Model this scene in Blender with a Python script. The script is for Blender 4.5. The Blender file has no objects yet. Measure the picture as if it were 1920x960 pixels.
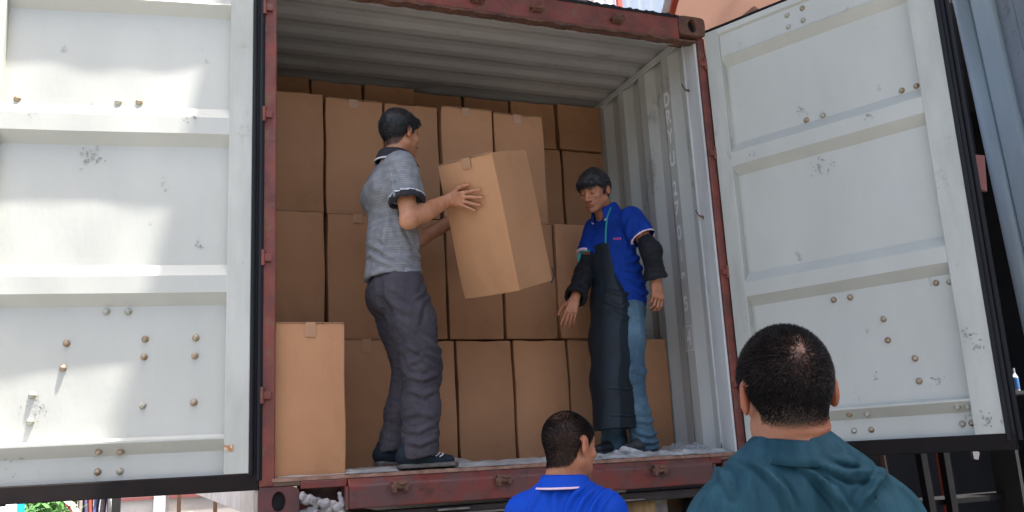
import bpy, bmesh, math, random
import numpy as np
from mathutils import Vector, Matrix
random.seed(7); np.random.seed(7)
R = math.radians
scene = bpy.context.scene
COL = scene.collection
# ---------------------------------------------------------------- camera
cam_d = bpy.data.cameras.new('camera'); cam = bpy.data.objects.new('camera', cam_d); COL.objects.link(cam)
cam_d.sensor_width = 36.0; cam_d.lens = 36.0*1697.97/1920.0
cam_d.clip_start = 0.05; cam_d.clip_end = 500
_r = Vector((0.9292, -0.3660, -0.0514)); _u = Vector((-0.0320, -0.2182, 0.9754)); _w = Vector((0.3682, 0.9047, 0.2144))
cam.matrix_world = Matrix(((_r.x,_u.x,-_w.x,-1.6612),(_r.y,_u.y,-_w.y,-4.0065),(_r.z,_u.z,-_w.z,0.0482),(0,0,0,1)))
scene.camera = cam
# ---------------------------------------------------------------- light
SUN = Vector((0.185, -0.165, 0.969)).normalized()          # towards the sun
world = bpy.data.worlds.new('World'); scene.world = world; world.use_nodes = True
wn = world.node_tree; bg = wn.nodes['Background']
sky = wn.nodes.new('ShaderNodeTexSky'); sky.sky_type = 'NISHITA'; sky.sun_disc = False
sky.sun_elevation = math.asin(SUN.z); sky.sun_rotation = math.atan2(SUN.x, SUN.y)
sky.air_density = 1.0; sky.dust_density = 6.0; sky.ozone_density = 0.8
wn.links.new(sky.outputs[0], bg.inputs[0]); bg.inputs[1].default_value = 0.15
sl = bpy.data.lights.new('sun', 'SUN'); sl.energy = 5.0; sl.angle = R(1.6); sl.color = (1.0, 0.96, 0.90)
so = bpy.data.objects.new('sun', sl); COL.objects.link(so)
so.rotation_euler = SUN.to_track_quat('Z', 'Y').to_euler()
scene.view_settings.view_transform = 'Standard'; scene.view_settings.look = 'None'
scene.view_settings.gamma = 1.0; scene.view_settings.exposure = 1.82
scene.cycles.max_bounces = 7; scene.cycles.diffuse_bounces = 5; scene.cycles.glossy_bounces = 3
scene.cycles.transparent_max_bounces = 10; scene.cycles.caustics_reflective = False; scene.cycles.caustics_refractive = False
scene.cycles.use_denoising = True
# ---------------------------------------------------------------- helpers: objects
def tag(o, label=None, cat=None, group=None, kind=None):
    if label: o['label'] = label
    if cat: o['category'] = cat
    if group: o['group'] = group
    if kind: o['kind'] = kind
    return o
def empty(name, loc=(0,0,0), label=None, cat=None, group=None, parent=None):
    o = bpy.data.objects.new(name, None); COL.objects.link(o); o.location = loc; o.empty_display_size = 0.1
    if parent: o.parent = parent
    return tag(o, label, cat, group)
def link(name, me, mat=None, parent=None, smooth=False):
    o = bpy.data.objects.new(name, me); COL.objects.link(o)
    if mat is not None:
        for m in (mat if isinstance(mat, (list, tuple)) else [mat]): me.materials.append(m)
    if smooth: me.polygons.foreach_set('use_smooth', [True]*len(me.polygons))
    if parent: o.parent = parent
    return o
def mesh_np(name, V, Q):
    V = np.asarray(V, np.float32); Q = np.asarray(Q, np.int32); n = Q.shape[1]
    me = bpy.data.meshes.new(name)
    me.vertices.add(len(V)); me.vertices.foreach_set('co', V.ravel())
    me.loops.add(Q.size); me.loops.foreach_set('vertex_index', Q.ravel())
    me.polygons.add(len(Q)); me.polygons.foreach_set('loop_start', np.arange(0, Q.size, n, dtype=np.int32))
    me.polygons.foreach_set('loop_total', np.full(len(Q), n, np.int32))
    me.update(calc_edges=True); me.validate()
    return me
class MB:
    """collects simple shapes, built as ONE mesh"""
    def __init__(s): s.v = []; s.f = []; s.m = []
    def add(s, vs, fs, mi=0):
        b = len(s.v); s.v += [tuple(v) for v in vs]; s.f += [tuple(i+b for i in f) for f in fs]; s.m += [mi]*len(fs); return s
    def box(s, x0, x1, y0, y1, z0, z1, M=None, mi=0):
        vs = [Vector((x, y, z)) for z in (z0, z1) for y in (y0, y1) for x in (x0, x1)]
        if M is not None: vs = [M @ v for v in vs]
        return s.add(vs, [(0,2,3,1),(4,5,7,6),(0,1,5,4),(2,6,7,3),(0,4,6,2),(1,3,7,5)], mi)
    def prism(s, poly, axis, a0, a1, M=None, mi=0):
        """poly: 2D points; axis 0/1/2: extruded along it"""
        def p3(p, a):
            q = [p[0], p[1]]; q.insert(axis, a); v = Vector(q); return M @ v if M is not None else v
        n = len(poly); vs = [p3(p, a0) for p in poly]+[p3(p, a1) for p in poly]
        fs = [tuple(range(n))[::-1], tuple(range(n, 2*n))]+[(i, (i+1) % n, n+(i+1) % n, n+i) for i in range(n)]
        return s.add(vs, fs, mi)
    def cyl(s, a, b, r0, r1=None, n=16, caps=True, mi=0):
        a = Vector(a); b = Vector(b); r1 = r0 if r1 is None else r1
        d = (b-a).normalized(); e = d.orthogonal().normalized(); g = d.cross(e)
        vs = []
        for c, r in ((a, r0), (b, r1)):
            vs += [c+(e*math.cos(t)+g*math.sin(t))*r for t in [2*math.pi*i/n for i in range(n)]]
        fs = [(i, (i+1) % n, n+(i+1) % n, n+i) for i in range(n)]
        if caps: fs += [tuple(range(n))[::-1], tuple(range(n, 2*n))]
        return s.add(vs, fs, mi)
    def tube(s, pts, r, n=10, mi=0):
        P = [Vector(p) for p in pts]; vs = []; e = None
        for i, p in enumerate(P):
            d = (P[min(i+1, len(P)-1)]-P[max(i-1, 0)]).normalized()
            if e is None: e = d.orthogonal().normalized()
            e = (e-d*e.dot(d)).normalized(); g = d.cross(e)
            rr = r[i] if isinstance(r, (list, tuple)) else r
            vs += [p+(e*math.cos(t)+g*math.sin(t))*rr for t in [2*math.pi*k/n for k in range(n)]]
        fs = []
        for i in range(len(P)-1):
            fs += [(i*n+k, i*n+(k+1) % n, (i+1)*n+(k+1) % n, (i+1)*n+k) for k in range(n)]
        fs += [tuple(range(n))[::-1], tuple(range((len(P)-1)*n, len(P)*n))]
        return s.add(vs, fs, mi)
    def dome(s, c, nrm, r, h, n=12, rings=4, mi=0):
        c = Vector(c); d = Vector(nrm).normalized(); e = d.orthogonal().normalized(); g = d.cross(e); vs = []; fs = []
        for k in range(rings):
            a = math.pi/2*k/rings
            vs += [c+(e*math.cos(t)+g*math.sin(t))*r*math.cos(a)+d*h*math.sin(a) for t in [2*math.pi*i/n for i in range(n)]]
        vs.append(c+d*h)
        for k in range(rings-1):
            fs += [(k*n+i, k*n+(i+1) % n, (k+1)*n+(i+1) % n, (k+1)*n+i) for i in range(n)]
        fs += [((rings-1)*n+i, (rings-1)*n+(i+1) % n, len(vs)-1) for i in range(n)]
        fs.append(tuple(range(n))[::-1])
        return s.add(vs, fs, mi)
    def build(s, name, mat, parent=None, smooth=False, bevel=0, seg=2):
        me = bpy.data.meshes.new(name); me.from_pydata([tuple(v) for v in s.v], [], s.f); me.update()
        o = link(name, me, mat, parent, smooth)
        if any(s.m): me.polygons.foreach_set('material_index', s.m)
        if bevel:
            b = o.modifiers.new('bevel', 'BEVEL'); b.width = bevel; b.segments = seg; b.limit_method = 'ANGLE'; b.angle_limit = R(35)
        return o
# ---------------------------------------------------------------- helpers: materials
def mat(name, c1, c2=None, rough=0.6, scale=3.0, detail=6, stretch=(1,1,1), bump=0.0, bscale=40, bstretch=None, c3=None, s3=8, t3=(0.62,0.7), st3=(1,1,1),
        metal=0.0, spec=0.5, randv=0.0, contrast=(0.35,0.65), rough2=None, wave=None, alpha=1.0, sss=0.0, bdist=0.004):
    m = bpy.data.materials.new(name); m.use_nodes = True; t = m.node_tree; N = t.nodes; L = t.links
    P = N['Principled BSDF']; P.inputs['Roughness'].default_value = rough; P.inputs['Metallic'].default_value = metal
    P.inputs['Specular IOR Level'].default_value = spec; P.inputs['Alpha'].default_value = alpha
    tc = N.new('ShaderNodeTexCoord')
    def noise(sc, det, st, rgh=0.6):
        mp = N.new('ShaderNodeMapping'); mp.inputs['Scale'].default_value = st; L.new(tc.outputs['Object'], mp.inputs[0])
        n = N.new('ShaderNodeTexNoise'); n.inputs['Scale'].default_value = sc; n.inputs['Detail'].default_value = det; n.inputs['Roughness'].default_value = rgh
        L.new(mp.outputs[0], n.inputs['Vector']); return n
    def ramp(src, a, b):
        r = N.new('ShaderNodeMapRange'); r.inputs[1].default_value = a; r.inputs[2].default_value = b; L.new(src, r.inputs[0]); return r.outputs[0]
    def mix(f, a, b):
        x = N.new('ShaderNodeMix'); x.data_type = 'RGBA'
        if isinstance(f, float): x.inputs[0].default_value = f
        else: L.new(f, x.inputs[0])
        for i, s in ((6, a), (7, b)):
            if isinstance(s, tuple): x.inputs[i].default_value = (*s, 1)
            else: L.new(s, x.inputs[i])
        return x.outputs[2]
    col = c1
    if c2 is not None:
        n = noise(scale, detail, stretch); col = mix(ramp(n.outputs[0], *contrast), c1, c2)
    if c3 is not None:
        n3 = noise(s3, 8, st3, 0.7); f3 = ramp(n3.outputs[0], *t3); col = mix(f3, col, c3)
    if wave:
        w = N.new('ShaderNodeTexWave'); w.bands_direction = wave[0]; w.inputs['Scale'].default_value = wave[1]; w.inputs['Distortion'].default_value = wave[3] if len(wave) > 3 else 0.0
        w.inputs['Detail'].default_value = 1.0
        L.new(tc.outputs['Object'], w.inputs['Vector'])
        f = N.new('ShaderNodeMath'); f.operation = 'MULTIPLY'; L.new(w.outputs['Fac'], f.inputs[0]); f.inputs[1].default_value = wave[2]
        dk = tuple(c*0.55 for c in c1); col = mix(f.outputs[0], col, dk)
    if randv:
        oi = N.new('ShaderNodeObjectInfo'); h = N.new('ShaderNodeHueSaturation')
        r = N.new('ShaderNodeMapRange'); r.inputs[3].default_value = 1-randv; r.inputs[4].default_value = 1+randv
        L.new(oi.outputs['Random'], r.inputs[0]); L.new(r.outputs[0], h.inputs['Value'])
        if isinstance(col, tuple): h.inputs['Color'].default_value = (*col, 1)
        else: L.new(col, h.inputs['Color'])
        col = h.outputs[0]
    if isinstance(col, tuple): P.inputs['Base Color'].default_value = (*col, 1)
    else: L.new(col, P.inputs['Base Color'])
    if rough2 is not None:
        n = noise(scale*2.3, 5, stretch); r = N.new('ShaderNodeMapRange'); r.inputs[1].default_value = .35; r.inputs[2].default_value = .65
        r.inputs[3].default_value = rough; r.inputs[4].default_value = rough2; L.new(n.outputs[0], r.inputs[0]); L.new(r.outputs[0], P.inputs['Roughness'])
    if bump:
        n = noise(bscale, 5, bstretch or stretch); b = N.new('ShaderNodeBump'); b.inputs['Strength'].default_value = bump; b.inputs['Distance'].default_value = bdist
        L.new(n.outputs[0], b.inputs['Height']); L.new(b.outputs[0], P.inputs['Normal'])
    if sss:
        P.inputs['Subsurface Weight'].default_value = sss; P.inputs['Subsurface Radius'].default_value = (1.0, 0.35, 0.2); P.inputs['Subsurface Scale'].default_value = 0.008
    m['_'] = 0
    return m
def emis(name, c, s):
    m = bpy.data.materials.new(name); m.use_nodes = True; P = m.node_tree.nodes['Principled BSDF']
    P.inputs['Base Color'].default_value = (*c, 1); P.inputs['Emission Color'].default_value = (*c, 1); P.inputs['Emission Strength'].default_value = s
    return m
M = {}
M['door'] = mat('white_door_paint', (.505,.515,.470), (.428,.438,.400), rough=.42, scale=1.3, stretch=(1,1,.45), rough2=.6, c3=(.22,.21,.18), s3=7, st3=(1,1,.7), t3=(.655,.75), bump=.25, bscale=9, bdist=.01)
M['frame'] = mat('white_frame_paint', (.49,.50,.455), (.36,.37,.33), rough=.5, scale=5, stretch=(1,1,.25), c3=(.20,.165,.125), s3=5, t3=(.59,.76), bump=.25, bscale=25)
M['wall'] = mat('grey_wall_paint', (.56,.57,.535), (.43,.44,.41), rough=.5, scale=3, stretch=(1,1,.18), c3=(.11,.095,.085), s3=3.2, t3=(.60,.74), st3=(1,1,.6), bump=.2, bscale=14)
M['post_white'] = mat('worn_post_paint', (.55,.57,.56), (.40,.41,.40), rough=.55, scale=6, stretch=(1,1,.12), c3=(.13,.09,.07), s3=11, t3=(.64,.7), st3=(1,1,.5), bump=.4, bscale=30)
M['roof'] = mat('grey_ceiling_paint', (.43,.42,.40), (.32,.31,.295), rough=.6, scale=2.2, stretch=(.5,1,1), c3=(.10,.085,.08), s3=2.5, t3=(.6,.75), bump=.15, bscale=15)
M['red'] = mat('red_oxide_paint', (.205,.045,.030), (.105,.030,.023), rough=.42, scale=7, rough2=.7, c3=(.15,.070,.036), s3=13, t3=(.54,.63), bump=.5, bscale=28)
M['redworn'] = mat('worn_red_sill_paint', (.150,.025,.018), (.095,.040,.036), rough=.38, scale=6.5, rough2=.65, stretch=(1,1,1.2), c3=(.045,.017,.013), s3=9, t3=(.54,.68), bump=.5, bscale=26, contrast=(.42,.58))
M['rust'] = mat('rusty_steel', (.16,.070,.040), (.07,.035,.028), rough=.8, scale=16, c3=(.26,.15,.10), s3=20, t3=(.6,.7), bump=.8, bscale=50)
M['rubber'] = mat('black_gasket_rubber', (.006,.006,.009), (.011,.011,.013), spec=.25, rough=.5, scale=10, stretch=(1,1,.1), bump=.2)
M['dkred'] = mat('dark_red_brown_rubber', (.012,.007,.007), (.006,.005,.005), rough=.7, spec=.2, scale=8)
M['card'] = mat('kraft_cardboard', (.405,.208,.106), (.340,.172,.085), rough=.74, scale=2.2, spec=.25, c3=(.27,.135,.066), s3=4.5, t3=(.56,.85), randv=.14, wave=('X', 36, .10, 1.2), bump=.2, bscale=60, bstretch=(1,1,.05))
M['cardedge'] = mat('cut_cardboard_edge', (.42,.26,.15), (.24,.13,.07), rough=.85, scale=60)
M['tape'] = mat('clear_packing_tape', (.40,.22,.12), (.36,.19,.10), rough=.34, scale=12, spec=.5)
M['bolt'] = mat('zinc_bolt_with_rust', (.42,.36,.27), (.26,.16,.09), rough=.5, scale=45, metal=.25)
M['boltw'] = mat('painted_bolt', (.46,.46,.41), (.30,.27,.20), rough=.5, scale=45)
M['scuff'] = mat('grey_scuff', (.33,.33,.31), (.24,.23,.21), rough=.8, scale=50)
M['black'] = mat('dark_chassis_steel', (.020,.018,.018), (.040,.030,.025), rough=.6, scale=9, c3=(.07,.045,.03), s3=14, t3=(.6,.7), bump=.4)
M['ground'] = mat('worn_asphalt', (.21,.205,.195), (.15,.147,.14), rough=.9, scale=1.3, c3=(.05,.05,.05), s3=.8, t3=(.55,.7), bump=.4, bscale=20)
M['letter'] = mat('pale_stencil_paint', (.88,.88,.86), (.66,.67,.66), rough=.5, scale=30)
def film(name, base, a, ga=.35):
    m = mat(name, base, tuple(c*.8 for c in base), rough=ga, scale=30, bump=.3, bscale=80)
    t = m.node_tree; P = t.nodes['Principled BSDF']; N = t.nodes
    n = N.new('ShaderNodeTexNoise'); n.inputs['Scale'].default_value = 14; n.inputs['Detail'].default_value = 5
    tc = [x for x in N if x.type == 'TEX_COORD'][0]; t.links.new(tc.outputs['Object'], n.inputs['Vector'])
    r = N.new('ShaderNodeMapRange'); r.inputs[1].default_value = .35; r.inputs[2].default_value = .65; r.inputs[3].default_value = a*.55; r.inputs[4].default_value = min(1, a*1.3)
    t.links.new(n.outputs[0], r.inputs[0]); t.links.new(r.outputs[0], P.inputs['Alpha']); return m
M['pale'] = mat('chalky_outer_paint', (.52,.46,.43), (.36,.30,.28), rough=.7, scale=5, c3=(.16,.07,.05), s3=6, t3=(.6,.7))
M['film'] = film('milky_plastic_film', (.62,.66,.70), .55)
M['foam'] = mat('grey_white_foam_sheet', (.40,.40,.385), (.25,.25,.245), rough=.5, scale=12, bump=.6, bscale=160)
# ---------------------------------------------------------------- setting: ground
g = MB(); nx = 40
g.add([(-150,-150,-1.5),(150,-150,-1.5),(150,150,-1.5),(-150,150,-1.5)], [(0,1,2,3)])
tag(g.build('ground', M['ground']), kind='structure')
# ---------------------------------------------------------------- shipping container
cont = empty('shipping_container', (0,0,-.15), 'red steel shipping container open at its doors and stacked with brown cartons', 'container')
cont.location = (0,0,0)
def corr(y0, y1, pitch, dep, n0, phase):
    """trapezoid profile along y"""
    pts = []; y = y0
    def d(yy):
        t = ((yy-phase)/pitch) % 1.0
        if t < .13 or t > .87: return 0.0
        if t < .37: return (t-.13)/.24
        if t < .63: return 1.0
        return (.87-t)/.24
    ys = set([y0, y1]); k = math.floor((y0-phase)/pitch)
    while phase+k*pitch < y1:
        for t in (.13,.37,.63,.87):
            yy = phase+(k+t)*pitch
            if y0 < yy < y1: ys.add(yy)
        k += 1
    return [(yy, d(yy)*dep) for yy in sorted(ys)]
LEN = 6.0
for nm, sx in (('right_wall', 1), ('left_wall', -1)):
    pr = corr(.13, LEN, .278, .036, 0, .34)
    v = []; f = []
    for (yy, dd) in pr:
        x = sx*(1.165+dd); v += [(x, yy, .0), (x, yy, 2.375)]
    n = len(pr)
    for i in range(n-1): f.append((2*i, 2*i+2, 2*i+3, 2*i+1))
    mbw = MB().add(v, f)
    o = mbw.build('side_wall', M['wall'], cont)
    s_ = o.modifiers.new('thick', 'SOLIDIFY'); s_.thickness = .003; s_.offset = 1 if sx < 0 else -1
    bv = o.modifiers.new('bevel', 'BEVEL'); bv.width = .006; bv.segments = 3; bv.limit_method = 'ANGLE'; bv.angle_limit = R(20)
    # outer faces stay painted red: a skin just outside
    v2 = [(x+sx*.006, y, z) for (x, y, z) in v]
    MB().add(v2, f).build('side_cladding', M['pale'], cont)
    # flat worn post plate with a slim lip beside the corrugation
    c = MB().box(*sorted((sx*1.158, sx*1.172)), .012, .118, .0, 2.30).box(*sorted((sx*1.150, sx*1.172)), .118, .134, .0, 2.33)
    c.build('inner_post_plate', M['post_white'], cont, bevel=.004)
    # bottom and top side rails
    MB().box(*sorted((sx*1.155, sx*1.215)), .16, LEN, -.16, -.003).build('bottom_side_rail', M['pale'], cont, bevel=.005)
    MB().box(*sorted((sx*1.150, sx*1.166)), .135, LEN, 2.335, 2.3775).build('wall_top_rail', M['wall'], cont, bevel=.006)
    MB().box(*sorted((sx*1.207, sx*1.219)), .16, LEN, 2.34, 2.43).build('top_side_rail', M['red'], cont, bevel=.005)
    MB().box(*sorted((sx*(1.174 if sx > 0 else 1.156), sx*1.222)), .0, .16 if sx > 0 else .011, -.03, 2.312).build('corner_post', M['red'], cont, bevel=.006)
MB().box(-1.16, 1.16, .0, LEN, -.028, -.0035).build('plywood_floor', mat('dark_floor_plywood', (.16,.10,.06), (.09,.06,.04), rough=.7, scale=6, stretch=(1,.1,1)), cont)
MB().box(-1.2, 1.2, LEN, LEN+.04, -.15, 2.43).build('end_wall', M['wall'], cont)
pr = corr(.17, LEN, .209, .012, 0, .28); v = []; f = []
for (yy, dd) in pr: v += [(-1.206, yy, 2.378+dd), (1.206, yy, 2.378+dd)]
f = [(2*i, 2*i+1, 2*i+3, 2*i+2) for i in range(len(pr)-1)]
o = MB().add(v, f).build('roof_panel', M['roof'], cont)
s_ = o.modifiers.new('thick', 'SOLIDIFY'); s_.thickness = .003; s_.offset = 1
bv = o.modifiers.new('bevel', 'BEVEL'); bv.width = .008; bv.segments = 3; bv.limit_method = 'ANGLE'; bv.angle_limit = R(15)
# header: outer red beam, pale inner lip sloping up to the ceiling
hb = MB().box(-1.052, 1.052, -.012, .05, 2.285, 2.412)
hb.build('door_header', M['red'], cont, bevel=.005)
MB().prism([(.052,2.29),(.165,2.325),(.165,2.376),(.052,2.376)], 0, -1.172, 1.172).build('header_lip', M['post_white'], cont, bevel=.003)
# torn rubber and grime along the roof edge
v = []; f = []; n = 150
for i in range(n+1):
    x = -1.06+2.12*i/n; h = .006+.010*abs(math.sin(i*.9)*math.sin(i*.37+1))+random.uniform(0,.006)
    v += [(x,-.016,2.408),(x,-.016,2.414+h),(x,.16,2.418+h),(x,.16,2.408)]
for i in range(n):
    b = 4*i
    f += [(b,b+4,b+5,b+1),(b+1,b+5,b+6,b+2),(b+2,b+6,b+7,b+3)]
MB().add(v, f).build('roof_edge_strip', M['rubber'], cont)
# slim rusty drip flange beneath the header
v = []; f = []; n = 160
for i in range(n+1):
    x = -1.17+2.34*i/n; h = .004*math.sin(i*.6)+random.uniform(-.004,.004)
    v += [(x,-.010,2.285),(x,-.012,2.272+h),(x,.052,2.276+h*.5),(x,.052,2.286)]
for i in range(n):
    b = 4*i; f += [(b,b+1,b+5,b+4),(b+1,b+2,b+6,b+5),(b+2,b+3,b+7,b+6)]
MB().add(v, f).build('header_flange', M['rust'], cont)
# sill
MB().box(-1.172, 1.172, .002, .11, -.034, -.001).build('sill_top_plate', M['rust'], cont, bevel=.004)
# crimped rusty threshold edge
v = []; f = []; n = 200
for i in range(n+1):
    x = -1.17+2.34*i/n; h = random.uniform(-.0015,.002)+.0015*math.sin(i*.13)
    v += [(x,-.005,-.012),(x,-.004,.003+h),(x,.028,.004+h),(x,.03,-.002)]
for i in range(n):
    b = 4*i; f += [(b,b+4,b+5,b+1),(b+1,b+5,b+6,b+2),(b+2,b+6,b+7,b+3)]
MB().add(v, f).build('threshold_edge', mat('rusty_threshold', (.30,.18,.13), (.16,.07,.045), rough=.7, scale=14, bump=.6), cont)
sb = MB().prism([(-.034,-.142),(-.034,-.045),(-.020,-.030),(-.004,-.014),(.10,-.014),(.10,-.142)], 0, -.852, .985)
sb.build('sill_beam', M['redworn'], cont, bevel=.006)
for bx in ((-1.052,-.856,-.012,.10,-.046,-.014),(.99,1.052,-.012,.10,-.046,-.014),(-.867,-.853,-.036,.10,-.145,-.0465),(.986,1.0,-.036,.10,-.145,-.0465),(-1.052,-.868,.085,.11,-.17,-.0465)):
    MB().box(*bx).build('sill_pocket_plate', M['redworn'], cont, bevel=.003)
# corner castings with an oval hole in the face
def casting(cx, cz, w=.172, h=.118, d=.16, mm='rust', sx=1):
    n = 48; o_ = []; i_ = []
    for k in range(n):
        a = 2*math.pi*k/n; c, s = math.cos(a), math.sin(a)
        e = .34; o_.append((cx+w/2*math.copysign(abs(c)**e, c), cz+h/2*math.copysign(abs(s)**e, s)))
        i_.append((cx+.027*c*1.0, cz+.040*s))
    y0 = -.022; v = []; f = []
    for ring, y in ((o_, y0+.004), (o_, y0+d), (i_, y0+.004), (i_, y0+.035)): v += [(p[0], y, p[1]) for p in ring]
    o2 = [(cx+(p[0]-cx)*.975, cz+(p[1]-cz)*.965) for p in o_]; v += [(p[0], y0, p[1]) for p in o2]
    i2 = [(cx+(p[0]-cx)*1.08, cz+(p[1]-cz)*1.06) for p in i_]; v += [(p[0], y0, p[1]) for p in i2]
    for k in range(n):
        j = (k+1) % n
        f += [(k, n+k, n+j, j), (4*n+k, k, j, 4*n+j), (5*n+k, 4*n+k, 4*n+j, 5*n+j), (2*n+k, 5*n+k, 5*n+j, 2*n+j), (3*n+k, 2*n+k, 2*n+j, 3*n+j)]
    f.append(tuple(n+k for k in range(n)))
    f.append(tuple(3*n+k for k in range(n)))
    mb = MB().add(v, f[:-1], 0).add([v[3*n+k] for k in range(n)], [tuple(range(n))], 1)  # hole bottom painted black to stand for the shade inside
    mb.build('corner_casting', [M[mm], M['rubber']], cont)
casting(1.137, 2.368, mm='rust'); casting(-1.137, 2.368, mm='rust')
M['castred'] = mat('scraped_red_casting', (.11,.030,.028), (.05,.022,.022), rough=.5, scale=9, c3=(.26,.17,.08), s3=11, t3=(.62,.70), bump=.5)
casting(-1.143, -.092, mm='castred'); casting(1.137, -.092, mm='castred')
# lock keepers on header and sill
def keeper(x, z, up):
    m = MB()
    for dx in (-.030, .022):
        m.prism([(-.012+0*.1, z-.02),(-.045, z-.012),(-.058, z+.006*up),(-.052, z+.022*up+.004),(-.038, z+.012),(-.012, z+.022)], 0, x+dx, x+dx+.014)
    m.box(x-.030, x+.036, -.036, -.012, z-.014, z+.006)
    m.cyl((x-.036,-.046,z),(x+.042,-.046,z),.008)
    o = m.build('lock_keeper', M['rust'], cont, bevel=.003)
for x in (-.158,.172,.647,-.63): keeper(x, 2.335, 1)
for x, s in ((-.631,1),(-.147,1),(.668,1)):
    m = MB(); m.box(x-.034,x+.034,-.062,-.030,-.050,-.034).box(x-.034,x-.018,-.066,-.030,-.085,-.040).box(x+.016,x+.034,-.066,-.030,-.078,-.040).cyl((x-.040,-.055,-.060),(x+.042,-.055,-.060),.011).dome((x+.01,-.055,-.048),(0,-.3,1),.02,.014)
    m.build('lock_keeper', M['rust'], cont, bevel=.003)
# lashing hooks on the plate
for y, z in ((.10,2.03),(.085,1.28)):
    MB().tube([(1.158,y,z),(1.13,y+.004,z+.004),(1.112,y-.004,z+.022),(1.106,y-.008,z+.03)], .004, 6).tube([(1.15,y-.01,z-.014),(1.135,y+.012,z+.006),(1.15,y+.03,z+.012)], .003, 6).build('lashing_hook', M['rust'], cont)
# stencilled serial on the inner wall, stacked letters
def text_mesh(s, size):
    c = bpy.data.curves.new('txt', 'FONT'); c.body = s; c.size = size; c.align_x = 'CENTER'; c.align_y = 'CENTER'; c.offset = .0036
    o = bpy.data.objects.new('txt', c); COL.objects.link(o); dg = bpy.context.evaluated_depsgraph_get(); dg.update()
    me = bpy.data.meshes.new_from_object(o.evaluated_get(dg)); COL.objects.unlink(o); bpy.data.objects.remove(o); return me
lm = MB()
for ch, y, z in (('D',.352,2.071),('R',.350,1.96),('Y',.349,1.838),('U',.349,1.698),('2',.349,1.516),('7',.349,1.395),('0',.349,1.25),('1',.349,1.119),('9',.349,.973),('5',.349,.833),('4',.349,.640)):
    me = text_mesh(ch, .118); vs = [(1.1618, y-.0-p.co.x*.72, z+p.co.y) for p in me.vertices]
    MB().add(vs, [tuple(q.vertices) for q in me.polygons]).build('stencilled_character', M['letter'], cont)
y, z = .349, .640
for (a, b, c, d) in ((-.040,.040,.066,.071),(-.040,.040,-.071,-.066),(-.040,-.035,-.066,.066),(.035,.040,-.066,.066)):
    lm.add([(1.1618,y+a,z+c),(1.1618,y+b,z+c),(1.1618,y+b,z+d),(1.1618,y+a,z+d)], [(0,1,2,3)])
lm.build('stencilled_box', M['letter'], cont)
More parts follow.
